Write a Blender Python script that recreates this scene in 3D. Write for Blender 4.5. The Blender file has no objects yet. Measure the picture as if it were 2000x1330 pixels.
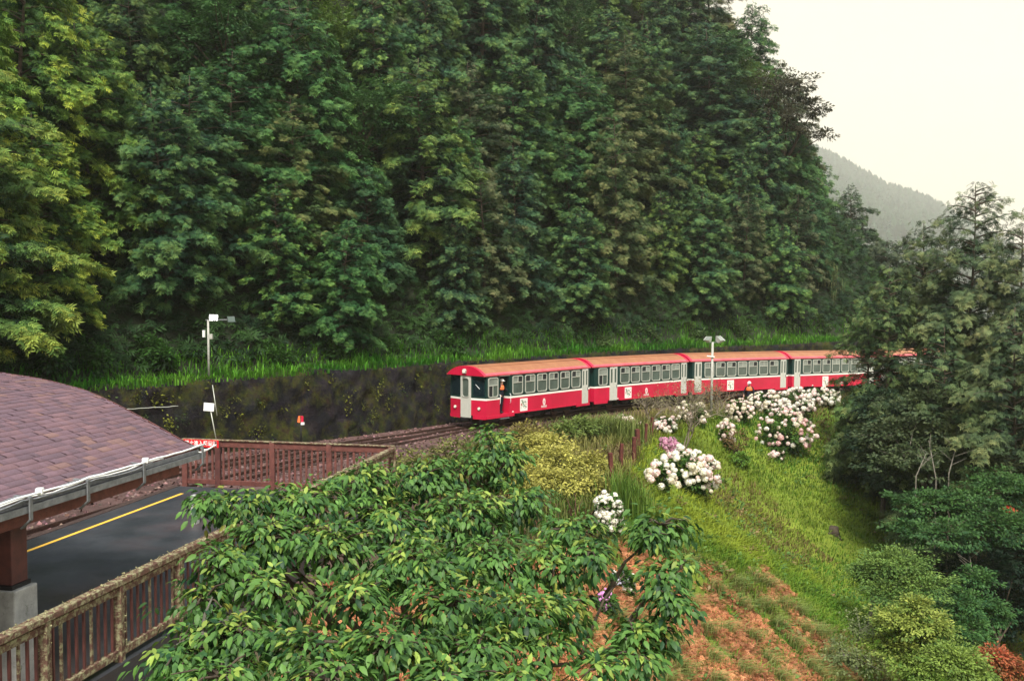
import bpy, math, random
import numpy as np
from mathutils import Vector, Matrix
random.seed(11)
rng = np.random.default_rng(11)
sc = bpy.context.scene
COL = sc.collection
PI = math.pi
HAZE = 0.00025
EXPOSURE = 1.2

# ------------------------------------------------------------------ camera
FP = 1800.0                       # focal length in photo pixels (2000 wide)
PITCH = math.atan(75 / FP)
cam_d = bpy.data.cameras.new('camera')
cam = bpy.data.objects.new('camera', cam_d); COL.objects.link(cam)
cam_d.sensor_width = 36; cam_d.lens = 36 * FP / 2000
cam_d.clip_start = 0.1; cam_d.clip_end = 6000
cam.location = (0, 0, 0); cam.rotation_euler = (PI / 2 - PITCH, 0, 0)
sc.camera = cam

def at(px, py, Y):
    """world point on the line of sight of photo pixel (px,py) at distance Y ahead"""
    u = (px - 1000) / FP; v = (665 - py) / FP
    c, s = math.cos(PITCH), math.sin(PITCH)
    d = Vector((u, c + v * s, -s + v * c))
    return d * (Y / d.y)

# ------------------------------------------------------------------ object helpers
def tag(o, label=None, cat=None, group=None, kind=None):
    if label: o['label'] = label
    if cat: o['category'] = cat
    if group: o['group'] = group
    if kind: o['kind'] = kind
    return o

def empty(name, loc=(0, 0, 0), rz=0.0, label=None, cat=None, group=None):
    o = bpy.data.objects.new(name, None); COL.objects.link(o)
    o.location = loc; o.rotation_euler = (0, 0, rz); o.empty_display_size = 0.3
    return tag(o, label, cat, group)

def link(name, me, parent=None, loc=None):
    o = bpy.data.objects.new(name, me); COL.objects.link(o)
    if parent is not None: o.parent = parent
    if loc is not None: o.location = loc
    return o

def copy_tree(o, parent=None):
    c = o.copy(); COL.objects.link(c); c.parent = parent
    for ch in list(o.children): copy_tree(ch, c)
    return c

def np_mesh(name, V, F, mats, col=None, smooth=False, midx=None):
    """V (n,3), F (m,k) -> mesh; col (n,3) stored as point colour 'tint'"""
    me = bpy.data.meshes.new(name)
    V = np.asarray(V, dtype=np.float32); F = np.asarray(F, dtype=np.int32)
    m, k = F.shape
    me.vertices.add(len(V)); me.vertices.foreach_set('co', V.ravel())
    me.loops.add(m * k); me.loops.foreach_set('vertex_index', F.ravel())
    me.polygons.add(m); me.polygons.foreach_set('loop_start', np.arange(0, m * k, k, dtype=np.int32))
    if midx is not None: me.polygons.foreach_set('material_index', np.asarray(midx, dtype=np.int32))
    me.update(calc_edges=True)
    if smooth: me.polygons.foreach_set('use_smooth', np.ones(m, dtype=bool))
    if col is not None:
        a = me.color_attributes.new('tint', 'FLOAT_COLOR', 'POINT')
        c4 = np.ones((len(V), 4), dtype=np.float32); c4[:, :3] = col
        a.data.foreach_set('color', c4.ravel())
    for mt in (mats if isinstance(mats, (list, tuple)) else [mats]): me.materials.append(mt)
    return me

class MB:
    """collects plain shapes into one mesh"""
    def __init__(s): s.V = []; s.F = []; s.M = []; s.S = []
    def add(s, V, F, mi=0, smooth=False):
        b = len(s.V); s.V += [tuple(v) for v in V]
        for f in F: s.F.append([b + i for i in f]); s.M.append(mi); s.S.append(smooth)
        return s
    def box(s, c, d, rz=0.0, mi=0, rot=None):
        M = rot if rot is not None else Matrix.Rotation(rz, 3, 'Z')
        c = Vector(c); V = []
        for i in range(8):
            p = Vector(((i & 1) - .5, ((i >> 1) & 1) - .5, ((i >> 2) & 1) - .5))
            V.append(c + M @ Vector((p.x * d[0], p.y * d[1], p.z * d[2])))
        return s.add(V, [(0, 2, 3, 1), (4, 5, 7, 6), (0, 1, 5, 4), (2, 6, 7, 3), (0, 4, 6, 2), (1, 3, 7, 5)], mi)
    def beam(s, a, b, w, h, mi=0):
        a, b = Vector(a), Vector(b); x = (b - a); L = x.length; x.normalize()
        up = Vector((0, 0, 1)) if abs(x.z) < .95 else Vector((1, 0, 0))
        y = up.cross(x).normalized(); z = x.cross(y)
        return s.box((a + b) / 2, (L, w, h), mi=mi, rot=Matrix((x, y, z)).transposed())
    def tube(s, pts, rads, n=6, mi=0, smooth=True, cap=True):
        pts = [Vector(p) for p in pts]
        if not hasattr(rads, '__len__'): rads = [rads] * len(pts)
        V = []; F = []; y = None
        for i, p in enumerate(pts):
            t = (pts[min(i + 1, len(pts) - 1)] - pts[max(i - 1, 0)]).normalized()
            if y is None:
                up = Vector((0, 0, 1)) if abs(t.z) < .9 else Vector((1, 0, 0)); y = up.cross(t).normalized()
            else: y = (y - t * y.dot(t)).normalized()
            z = t.cross(y)
            for k in range(n):
                a = 2 * PI * k / n; V.append(p + (y * math.cos(a) + z * math.sin(a)) * rads[i])
        for i in range(len(pts) - 1):
            for k in range(n):
                k2 = (k + 1) % n; F.append((i * n + k, i * n + k2, (i + 1) * n + k2, (i + 1) * n + k))
        s.add(V, F, mi, smooth)
        if cap:
            b = len(s.V) - len(V)
            s.F.append([b + k for k in range(n)][::-1]); s.M.append(mi); s.S.append(False)
            s.F.append([b + (len(pts) - 1) * n + k for k in range(n)]); s.M.append(mi); s.S.append(False)
        return s
    def prism(s, outline, z0, z1, mi=0, fn=None):
        """outline (list of 2D points, ccw); fn maps (x,y,z)->3D"""
        fn = fn or (lambda x, y, z: (x, y, z)); n = len(outline)
        V = [fn(x, y, z0) for x, y in outline] + [fn(x, y, z1) for x, y in outline]
        F = [tuple(range(n))[::-1], tuple(range(n, 2 * n))] + [(i, (i + 1) % n, n + (i + 1) % n, n + i) for i in range(n)]
        return s.add(V, F, mi)
    def build(s, name, mats, parent=None, bevel=0.0, loc=None):
        me = bpy.data.meshes.new(name); me.from_pydata(s.V, [], s.F)
        for i, p in enumerate(me.polygons): p.material_index = s.M[i]; p.use_smooth = s.S[i]
        for mt in (mats if isinstance(mats, (list, tuple)) else [mats]): me.materials.append(mt)
        me.update()
        o = link(name, me, parent, loc)
        if bevel:
            b = o.modifiers.new('bevel', 'BEVEL'); b.width = bevel; b.segments = 2; b.limit_method = 'ANGLE'
        return o

# ------------------------------------------------------------------ materials
def new_mat(name):
    m = bpy.data.materials.new(name); m.use_nodes = True
    nt = m.node_tree; b = nt.nodes['Principled BSDF']
    return m, nt, b

def noise(nt, scale, detail=4, rough=.6, coord='Object', vec=None):
    tc = nt.nodes.new('ShaderNodeTexCoord'); n = nt.nodes.new('ShaderNodeTexNoise')
    n.inputs['Scale'].default_value = scale; n.inputs['Detail'].default_value = detail
    n.inputs['Roughness'].default_value = rough
    nt.links.new(vec if vec is not None else tc.outputs[coord], n.inputs['Vector'])
    return n.outputs['Fac']

def ramp(nt, fac, stops):
    r = nt.nodes.new('ShaderNodeValToRGB'); e = r.color_ramp.elements
    while len(e) < len(stops): e.new(.5)
    for i, (p, c) in enumerate(stops):
        e[i].position = p; e[i].color = (*c, 1) if len(c) == 3 else c
    nt.links.new(fac, r.inputs[0]); return r.outputs['Color']

def mixc(nt, a, b, fac, mode='MIX'):
    n = nt.nodes.new('ShaderNodeMix'); n.data_type = 'RGBA'; n.blend_type = mode
    for v, i in ((fac, 0), (a, 6), (b, 7)):
        if hasattr(v, 'is_output'): nt.links.new(v, n.inputs[i])
        elif i == 0: n.inputs[0].default_value = v
        else: n.inputs[i].default_value = (*v, 1)
    return n.outputs[2]

def bump(nt, b, h, strength=.4, dist=.02):
    n = nt.nodes.new('ShaderNodeBump'); n.inputs['Strength'].default_value = strength
    n.inputs['Distance'].default_value = dist; nt.links.new(h, n.inputs['Height'])
    nt.links.new(n.outputs[0], b.inputs['Normal'])

def weathered(name, c1, c2, scale=6, rough=.6, metal=0.0, spot=None, bumps=.25, spotpos=(.58, .68)):
    """two-tone noisy paint / wood / stone, optional third patchy colour"""
    m, nt, b = new_mat(name)
    c = ramp(nt, noise(nt, scale, 6, .65), [(.3, c1), (.7, c2)])
    if spot is not None:
        f = ramp(nt, noise(nt, scale * 1.7, 8, .75), [(spotpos[0], (0, 0, 0)), (spotpos[1], (1, 1, 1))])
        c = mixc(nt, c, spot, f)
    nt.links.new(c, b.inputs['Base Color'])
    b.inputs['Roughness'].default_value = rough; b.inputs['Metallic'].default_value = metal
    if rough > .7: b.inputs['Specular IOR Level'].default_value = .15
    bump(nt, b, noise(nt, scale * 8, 3), bumps, .01)
    return m

def leafy(name, rough=.5, trans=.3, var=.25, spec=.14):
    """foliage: colour from the mesh 'tint' attribute x object colour, varied per object and by noise"""
    m, nt, b = new_mat(name)
    a = nt.nodes.new('ShaderNodeAttribute'); a.attribute_name = 'tint'
    oi = nt.nodes.new('ShaderNodeObjectInfo')
    c = mixc(nt, a.outputs['Color'], oi.outputs['Color'], 1.0, 'MULTIPLY')
    n = noise(nt, 1.3, 3)
    mr = nt.nodes.new('ShaderNodeMapRange'); nt.links.new(n, mr.inputs[0])
    mr.inputs[1].default_value = .3; mr.inputs[2].default_value = .7
    mr.inputs[3].default_value = 1 - var; mr.inputs[4].default_value = 1 + var
    hs = nt.nodes.new('ShaderNodeHueSaturation'); nt.links.new(c, hs.inputs['Color']); nt.links.new(mr.outputs[0], hs.inputs['Value'])
    nt.links.new(hs.outputs[0], b.inputs['Base Color'])
    b.inputs['Roughness'].default_value = rough; b.inputs['Specular IOR Level'].default_value = spec
    if trans:
        t = nt.nodes.new('ShaderNodeBsdfTranslucent'); nt.links.new(hs.outputs[0], t.inputs[0])
        mx = nt.nodes.new('ShaderNodeMixShader'); mx.inputs[0].default_value = trans
        nt.links.new(b.outputs[0], mx.inputs[1]); nt.links.new(t.outputs[0], mx.inputs[2])
        nt.links.new(mx.outputs[0], nt.nodes['Material Output'].inputs['Surface'])
    return m

def plain(name, c, rough=.5, metal=0.0, var=.12, scale=9):
    return weathered(name, tuple(x * (1 - var) for x in c), tuple(min(1, x * (1 + var)) for x in c), scale, rough, metal, bumps=.08)

M = {}
M['leaf_conifer'] = leafy('cypress_foliage', .6, .15)
M['leaf_small'] = leafy('small_leaf_foliage', .5, .3)
M['leaf_cherry'] = leafy('cherry_leaf', .5, .32, .2, .25)
M['grass'] = leafy('grass_blades', .6, .35)
M['petal'] = leafy('hydrangea_petals', .6, .2, .1, .2)
M['twig'] = weathered('bare_twig', (.12, .10, .07), (.25, .21, .15), 8, .8)
M['bark'] = weathered('bark', (.035, .025, .018), (.09, .07, .05), 7, .9, spot=(.18, .19, .14), bumps=.6)
M['wood_limb'] = weathered('lichened_limb', (.05, .045, .035), (.14, .14, .11), 9, .9, spot=(.26, .28, .22), bumps=.6)
M['bark_pale'] = weathered('pale_bark', (.10, .09, .075), (.24, .22, .18), 7, .85)
M['red_paint'] = weathered('red_train_paint', (.44, .006, .034), (.56, .009, .050), 1.3, .38, spot=(.30, .02, .03), bumps=.04, spotpos=(.62, .85))
M['roof_glare_pink'] = weathered('red_roof_edge_painted_glare', (.46, .045, .07), (.55, .12, .13), 1.5, .42, bumps=.05)  # pink tone paints glare onto the red edge of the roof
M['orange_roof'] = weathered('faded_orange_roof', (.23, .082, .036), (.32, .14, .06), 1.4, .6, spot=(.42, .27, .13), bumps=.1, spotpos=(.62, .72))
M['white_paint'] = plain('cream_white_stripe', (.80, .78, .70), .4, var=.05)
M['green_paint'] = plain('dark_green_paint', (.006, .030, .026), .3, var=.15, scale=3)
M['door_grey'] = plain('pale_grey_door', (.50, .50, .44), .4, var=.07)
M['frame_grey'] = plain('window_frame_metal', (.42, .43, .37), .4, .2, .1)
M['black'] = plain('black_steel', (.012, .012, .014), .5, .3)
M['dark_cloth'] = plain('navy_cloth', (.010, .012, .022), .8)
M['pane'] = plain('window_pane', (.075, .10, .082), .12, var=.3, scale=1.6)
M['pane_open'] = plain('dark_train_interior', (.008, .010, .012), .6)
M['pane_pale'] = plain('curtained_pane', (.20, .22, .19), .2, var=.25, scale=2)
M['lamp_lens'] = plain('lamp_lens', (.9, .85, .7), .15)
M['skin'] = plain('skin', (.45, .26, .18), .6)
M['helmet'] = plain('white_helmet', (.85, .84, .80), .35)
M['orange_vest'] = plain('orange_vest', (.75, .16, .04), .6)
M['steel'] = weathered('galvanised_steel', (.12, .13, .14), (.26, .27, .28), 9, .5, .4)
M['rail_steel'] = weathered('rusty_rail', (.05, .028, .022), (.13, .08, .065), 12, .5, .5)
M['sleeper'] = weathered('dark_wooden_sleeper', (.022, .015, .013), (.07, .045, .038), 10, .85)
M['pole'] = weathered('concrete_pole', (.28, .28, .25), (.5, .5, .45), 10, .8, spot=(.08, .08, .05))
M['white_metal'] = plain('white_metal', (.75, .76, .74), .35)
M['sign_red'] = plain('red_sign', (.62, .015, .02), .4)
M['sign_text'] = plain('white_lettering', (.85, .85, .82), .5)
M['concrete'] = weathered('bare_concrete', (.24, .24, .23), (.42, .42, .40), 5, .85, spot=(.13, .14, .11))
M['wood_red'] = weathered('red_brown_timber', (.070, .020, .017), (.16, .050, .038), 6, .7, spot=(.33, .17, .08), bumps=.4, spotpos=(.6, .74))
M['wood_lichen'] = weathered('lichened_timber', (.060, .030, .024), (.14, .075, .055), 7, .85, spot=(.27, .26, .15), bumps=.8, spotpos=(.47, .6))
M['wood_dark'] = weathered('dark_red_timber', (.040, .012, .011), (.11, .032, .026), 5, .65, bumps=.3)
M['yellow_line'] = weathered('worn_yellow_paint', (.62, .33, .03), (.78, .46, .05), 5, .6, spot=(.45, .30, .08))
M['post_rust'] = weathered('rusty_red_post', (.05, .018, .015), (.13, .040, .032), 6, .8)
# ------------------------------------------------------------------ terrain
W = [(-32, -40), (-28, 0), (-24.5, 17), (-20.5, 27), (-15.5, 34.8), (-12.9, 38.2), (-3.6, 50.4), (3, 57.6), (11, 65), (19, 71), (27, 76.8), (34, 81.5), (40, 87), (43, 95), (42, 106), (36, 122), (25, 155), (0, 300)]
S = [(-6, -40), (-2.6, 0), (0, 15), (3.2, 30), (6.4, 44), (12, 52.5), (20, 60), (28, 66), (37, 72), (47, 82), (50, 95), (48, 112), (40, 155), (14, 300)]
EDGE_D = Vector((.196, .981)).normalized()                      # direction of the platform
FEN0 = Vector((-6.13, 11.03)); YEL0 = Vector((-10.15, 19.0))    # points on the fence line and the yellow line

def sdist(X, Y, P):
    """signed distance to polyline, positive on its left"""
    X = np.asarray(X, float); Y = np.asarray(Y, float)
    best = np.full(X.shape, 1e9); sg = np.ones(X.shape)
    for (ax, ay), (bx, by) in zip(P[:-1], P[1:]):
        dx, dy = bx - ax, by - ay; L2 = dx * dx + dy * dy
        t = np.clip(((X - ax) * dx + (Y - ay) * dy) / L2, 0, 1)
        d = np.hypot(X - ax - t * dx, Y - ay - t * dy)
        cr = dx * (Y - ay) - dy * (X - ax)
        m = d < best - 1e-9
        best = np.where(m, d, best); sg = np.where(m, np.where(cr > 0, 1, -1), sg)
    return best * sg

def vnoise(X, Y, s, seed=0):
    """cheap smooth value noise"""
    r = np.random.default_rng(seed).random((64, 64))
    x = X * s + 7.3; y = Y * s + 3.1
    xi = np.floor(x).astype(int); yi = np.floor(y).astype(int)
    fx = x - xi; fy = y - yi; fx = fx * fx * (3 - 2 * fx); fy = fy * fy * (3 - 2 * fy)
    g = lambda a, b: r[a % 64, b % 64]
    return (g(xi, yi) * (1 - fx) + g(xi + 1, yi) * fx) * (1 - fy) + (g(xi, yi + 1) * (1 - fx) + g(xi + 1, yi + 1) * fx) * fy

def bed_z(X, Y):
    return np.interp(Y, [10, 26, 36, 46, 66, 90], [-5.62, -5.75, -6.25, -6.5, -6.85, -7.2])

def height(X, Y):
    X = np.asarray(X, float); Y = np.asarray(Y, float)
    dW = sdist(X, Y, W); dS = -sdist(X, Y, S)                   # dW > 0: hill side, dS > 0: valley side
    n1 = vnoise(X, Y, .16, 1) - .5; n2 = vnoise(X, Y, .6, 2) - .5; n3 = vnoise(X, Y, .05, 3) - .5
    z = bed_z(X, Y)
    # shelf between fence line and shoulder, lower than the track bed
    fx = (X - FEN0.x) * EDGE_D.y - (Y - FEN0.y) * EDGE_D.x      # right of the fence line
    z = z - np.where(Y < 32, np.clip(fx * .6, 0, .8) * np.clip((30 - Y) / 5, 0, 1), 0)
    z = z + np.where(dS > -3, n2 * .15 + n1 * .2, n2 * .04)
    s = np.clip(dS + .4, 0, None)
    drop = np.where(s < 36, s * .577 * np.clip(s / 2.2, .3, 1), 36 * .577 + (s - 36) * .12)
    z = z - drop + np.where(dS > 0, n1 * .4 + n3 * 1.5 * np.clip(dS / 8, 0, 1), 0)
    far = np.clip(s - 60, 0, None); z = np.maximum(z - np.where(s > 60, far * -.05, 0), -60)
    h = -3.35 + np.clip(dW - 1.6, 0, None) * (1.0 + .5 * np.clip((Y - 48) / 22, 0, 1)) + np.clip(dW, 0, 1.6) * .15
    top = 44.0 + 22 * np.clip((Y - 48) / 22, 0, 1)
    h = np.where(dW > 46, top - 2.2 + (dW - 46) * .05, h) + n1 * 1.2 * np.clip(dW / 4, 0, 1) + n2 * .35 * np.clip(dW, 0, 1)
    return np.where(dW > 0, h, z)

def hz(x, y): return float(height(np.array([x]), np.array([y]))[0])

def ground_at(px, py, y0=8, y1=200):
    c = at(px, py, 1.0); Y = np.arange(y0, y1, .1)
    zz = height(c.x * Y, Y); hit = np.nonzero(zz > c.z * Y)[0]
    k = hit[0] if len(hit) else len(Y) - 1
    return Vector((c.x * Y[k], Y[k], float(zz[k])))

def axis(a, b, step, far):
    core = list(np.arange(a, b + .01, step)); lo = []; hi = []
    d = step
    while a - sum(lo, 0) > -far: d = min(d * 1.25, 60); lo.append(d)
    d = step
    while b + sum(hi, 0) < far: d = min(d * 1.25, 60); hi.append(d)
    out = []; x = a
    for q in lo: x -= q; out.append(x)
    out = out[::-1] + core; x = b
    for q in hi: x += q; out.append(x)
    return np.array(out)

gx = axis(-45, 60, .7, 1100); gy = axis(2, 112, .7, 1200)
gy = gy[(gy > -30) & (gy < 1200)]; gx = gx[(gx > -1100) & (gx < 1100)]
GX, GY = np.meshgrid(gx, gy)
# valley floor / forest floor / track gravel / lawn mask held as colour
def ground_colour(X, Y):
    dW = sdist(X, Y, W); dS = -sdist(X, Y, S)
    n = vnoise(X, Y, .5, 5)[..., None]; n2 = vnoise(X, Y, .13, 6)[..., None]
    gravel = np.array([.105, .062, .055]) * (.7 + .6 * n)
    soil = np.array([.020, .026, .014]) * (.7 + .6 * n)
    lawn = (np.array([.07, .15, .016]) * (1 - n2) + np.array([.19, .22, .028]) * n2) * (.75 + .5 * n)
    shelf = np.array([.07, .085, .028]) * (.7 + .6 * n)
    c = np.where((dW > 0)[..., None], soil, gravel)
    sh = np.clip((dS + np.where(Y > 46, 3.0, 5.0)) / 1.0, 0, 1)[..., None]
    c = c * (1 - sh) + shelf * sh
    ln = np.clip((dS + .5) / 1.0, 0, 1)[..., None]
    c = c * (1 - ln) + lawn * ln
    dk = np.clip((dS - 17) / 6, 0, 1)[..., None]
    return c * (1 - dk) + np.array([.022, .034, .014]) * dk
V = np.stack([GX, GY, height(GX, GY)], -1).reshape(-1, 3)
ny, nx = GX.shape; idx = np.arange(ny * nx).reshape(ny, nx)
Fq = np.stack([idx[:-1, :-1], idx[:-1, 1:], idx[1:, 1:], idx[1:, :-1]], -1).reshape(-1, 4)
gm = leafy('ground_soil', .9, 0, .3, .15)
nt = gm.node_tree; bump(nt, nt.nodes['Principled BSDF'], noise(nt, 7, 8, .8), .9, .12)
ground = link('ground', np_mesh('ground', V, Fq, gm, ground_colour(GX, GY).reshape(-1, 3), True)); tag(ground, kind='structure')

# ------------------------------------------------------------------ far misty hill
def ridge_z(x): return np.interp(np.asarray(x) / 7.0, [-40, 60, 137, 160, 172, 190, 205, 250, 300, 420], np.array([150, 110, 66, 55, 49, 44, 36, 16, 2, -30]) * 7.9)
hx = np.arange(200, 2800, 26.0); hv = np.linspace(0, 1, 22)
HXX, HV = np.meshgrid(hx, hv)
HY = 1000 + HV * 1950; HZ = -40 + (ridge_z(HXX * 2950 / HY) - 50 + 40) * HV ** .8 + (vnoise(HXX, HY, .006, 9) - .5) * 40
Vh = np.stack([HXX, HY, HZ], -1).reshape(-1, 3); a, b = HXX.shape; ih = np.arange(a * b).reshape(a, b)
Fh = np.stack([ih[:-1, :-1], ih[:-1, 1:], ih[1:, 1:], ih[1:, :-1]], -1).reshape(-1, 4)
hill = link('far_hill', np_mesh('far_hill', Vh, Fh, gm, np.tile([.02, .035, .018], (len(Vh), 1)), True)); tag(hill, kind='structure')

# ------------------------------------------------------------------ world, sun, haze
w = bpy.data.worlds.new('World'); sc.world = w; w.use_nodes = True
nt = w.node_tree; bg = nt.nodes['Background']
sky = nt.nodes.new('ShaderNodeTexSky'); sky.sky_type = 'NISHITA'; sky.sun_disc = False
SUN_EL, SUN_AZ = math.radians(56), math.radians(178)     # azimuth measured from +Y towards +X: behind the camera, to the right
sky.sun_elevation = SUN_EL; sky.sun_rotation = SUN_AZ; sky.dust_density = 4
tc = nt.nodes.new('ShaderNodeTexCoord'); sx = nt.nodes.new('ShaderNodeSeparateXYZ'); nt.links.new(tc.outputs['Generated'], sx.inputs[0])
cl = mixc(nt, ramp(nt, sx.outputs['Z'], [(.42, (.555, .505, .38)), (.68, (.46, .54, .66))]), (10, 10, 10), 1.0, 'MULTIPLY')
mx = mixc(nt, sky.outputs[0], cl, .93)   # overcast: a pale cream cloud layer over the blue
nt.links.new(mx, bg.inputs['Color']); bg.inputs['Strength'].default_value = .1
sl = bpy.data.lights.new('sun', 'SUN'); sl.energy = 3.0; sl.angle = math.radians(16); sl.color = (1, .95, .86)
so = bpy.data.objects.new('sun', sl); COL.objects.link(so)
sd = Vector((math.sin(SUN_AZ) * math.cos(SUN_EL), math.cos(SUN_AZ) * math.cos(SUN_EL), math.sin(SUN_EL)))
so.rotation_euler = sd.to_track_quat('Z', 'Y').to_euler()

if HAZE > 0:
    hb = MB().box((900, 1520, 330), (4200, 3200, 900))
    hm = bpy.data.materials.new('haze_air'); hm.use_nodes = True; nt = hm.node_tree
    for n in list(nt.nodes):
        if n.type != 'OUTPUT_MATERIAL': nt.nodes.remove(n)
    pv = nt.nodes.new('ShaderNodeVolumePrincipled'); pv.inputs['Color'].default_value = (1, .965, .89, 1)
    pv.inputs['Density'].default_value = HAZE; pv.inputs['Anisotropy'].default_value = .2
    nt.links.new(pv.outputs[0], nt.nodes['Material Output'].inputs['Volume'])
    tag(hb.build('haze', hm), kind='stuff')

sc.view_settings.view_transform = 'Standard'; sc.view_settings.look = 'None'; sc.view_settings.gamma = 1
sc.view_settings.exposure = EXPOSURE
sc.cycles.use_denoising = True
sc.cycles.volume_bounces = 1
# ------------------------------------------------------------------ foliage kit
def frames(dx, up):
    """rotation matrices whose x column is dx and z column is close to up"""
    dx = dx / np.linalg.norm(dx, axis=1, keepdims=True)
    y = np.cross(up, dx); y /= np.linalg.norm(y, axis=1, keepdims=True) + 1e-9
    return np.stack([dx, y, np.cross(dx, y)], -1)

def scatter(TV, TF, R, T, S, col, shade=None):
    """copies of a template; col (N,3); shade (n,) or (n,3) brightness of template verts"""
    n = len(TV); N = len(T)
    S = np.asarray(S, float); S = S[:, None] if S.ndim == 1 else S
    loc = TV[None] * S[:, None, :]
    V = np.einsum('nij,nvj->nvi', R, loc) + T[:, None, :]
    F = TF[None] + (np.arange(N) * n)[:, None, None]
    C = np.repeat(col[:, None, :], n, 1)
    if shade is not None: C = C * (shade[None, :, None] if shade.ndim == 1 else shade[None])
    return V.reshape(-1, 3), F.reshape(-1, TF.shape[1]), C.reshape(-1, 3)

def spray_template():
    """a flat drooping fan of scale-leaf twigs; tips are the younger, yellower growth"""
    V = []; F = []; Sh = []
    def kite(x, y, ang, L, wd):
        ca, sa = math.cos(ang), math.sin(ang); b = len(V)
        for (u, v) in ((0, 0), (.55, -wd), (1, 0), (.55, wd)):
            X = x + (u * ca - v * sa) * L if False else x + u * L * ca - v * sa; Yy = y + u * L * sa + v * ca
            V.append((X, Yy, -.38 * (X * X) * .9 - .30 * abs(Yy) ** 1.3)); Sh.append(.8 + .35 * u)
        F.append((b, b + 1, b + 2, b + 3))
    for i, t in enumerate((.06, .34, .62)):
        for s in (-1, 1): kite(t, 0, s * (1.05 - .4 * t), .30 + .42 * math.sin(PI * (t * .75 + .18)), .085)
    kite(.5, 0, 0, .5, .09); kite(0, 0, 0, .6, .07)
    return np.array(V), np.array(F), np.array(Sh)
SPV, SPF, SPS = spray_template()
LV = np.array([(0, 0, 0), (.35, 0, .0), (.7, 0, -.07), (1, 0, -.2), (.28, .20, .06), (.62, .19, -.01), (.28, -.20, .06), (.62, -.19, -.01)], float)
LF = np.array([(0, 1, 4), (1, 5, 4), (1, 2, 5), (2, 3, 5), (0, 6, 1), (1, 6, 7), (1, 7, 2), (2, 7, 3)])
KV = np.array([(0, 0, 0), (.5, -.28, .06), (1, 0, -.05), (.5, .28, .06)], float); KF = np.array([(0, 1, 2, 3)])
BV = np.array([(0, -.5, 0), (0, .5, 0), (.55, .35, 1), (.55, -.35, 1), (1.0, .0, .0), (1.0, -.0, .0)], float)

def unit(v): return v / (np.linalg.norm(v, axis=-1, keepdims=True) + 1e-9)

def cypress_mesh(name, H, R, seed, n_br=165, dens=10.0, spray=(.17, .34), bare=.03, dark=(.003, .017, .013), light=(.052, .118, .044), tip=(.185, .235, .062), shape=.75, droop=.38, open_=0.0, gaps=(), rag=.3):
    """layered conifer crown: returns crown mesh and trunk+limb mesh"""
    r = np.random.default_rng(seed); pos = []; dirs = []; siz = []; tt = []
    mb = MB(); wob = lambda h: Vector((math.sin(h * .35 + seed) * .12, math.cos(h * .3 + seed * 2) * .12, h))
    mb.tube([wob(H * k / 8) for k in range(9)], [max(.02, (.035 * H ** .85) * .5 * (1 - k / 8.3)) for k in range(9)], 7)
    for i in range(n_br):
        f = bare + (1 - bare) * ((i + r.random()) / n_br) ** 1.05
        h = f * H; az = i * 2.39996 + r.normal() * .3
        env = min(1, ((f - bare) / .13 + .35)) * (1 - ((f - bare) / (1 - bare)) ** 2.2) ** shape
        L = max(.25, R * env * r.uniform(.55, 1.15) * (1 + rag * math.sin(az * 2 + h * .9 + seed) * math.cos(h * 1.7 - az + seed)))
        if r.random() < open_: continue
        d = np.array([math.cos(az), math.sin(az), 0]); side = np.array([-d[1], d[0], 0])
        t0 = wob(h); rise = .30 + .5 * f + r.normal() * .08
        n = max(5, int(L * L * dens * 1.1 + L * 6))
        t = np.sqrt(r.uniform(.06, 1, n)); sgn = r.choice([-1, 1], n); off = sgn * r.uniform(.0, .32, n) * (1.15 - t) * L
        P = np.array(t0)[None] + d * (t * L)[:, None] + side * off[:, None]
        P[:, 2] += rise * t * L * .6 - droop * L * t ** 2.4 + r.normal(0, .13, n)
        D = d[None] * (.6 + t[:, None] * .6) + side[None] * (sgn * r.uniform(.2, 1.0, n))[:, None]
        D[:, 2] = r.uniform(-.75, .25, n) - .15 * t
        pos.append(P); dirs.append(D); siz.append(r.uniform(spray[0], spray[1], n) * (.75 + .35 * (1 - f))); tt.append(t)
        if L > .8 and i % 2 == 0:
            q = [t0 + Vector((d[0] * L * k, d[1] * L * k, rise * k * L * .6 - droop * L * k ** 2.4)) for k in (0, .35, .7, .95)]
            mb.tube(q, [.05, .035, .02, .008], 4, cap=False)
    P = np.concatenate(pos); D = np.concatenate(dirs); Sz = np.concatenate(siz); t = np.concatenate(tt); N = len(P)
    for gc, gr in gaps:
        kp = np.linalg.norm((P - np.array(gc)) / np.array(gr), axis=1) > 1 + r.normal(0, .18, N); P, D, Sz, t = P[kp], D[kp], Sz[kp], t[kp]; N = len(P)
    up = np.array([0, 0, 1.0]) + r.normal(0, .5, (N, 3))
    Rm = frames(D, up)
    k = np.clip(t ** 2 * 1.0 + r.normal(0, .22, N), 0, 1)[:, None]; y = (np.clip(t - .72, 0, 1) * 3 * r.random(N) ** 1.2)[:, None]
    c = np.array(dark) * (1 - k) + np.array(light) * k; c = c * (1 - y) + np.array(tip) * y  # inner sprays coloured darker to paint in crown shade; tips are yellower growth
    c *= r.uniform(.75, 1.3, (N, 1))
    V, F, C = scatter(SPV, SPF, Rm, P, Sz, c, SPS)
    return np_mesh(name, V, F, M['leaf_conifer'], C), mb

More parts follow.
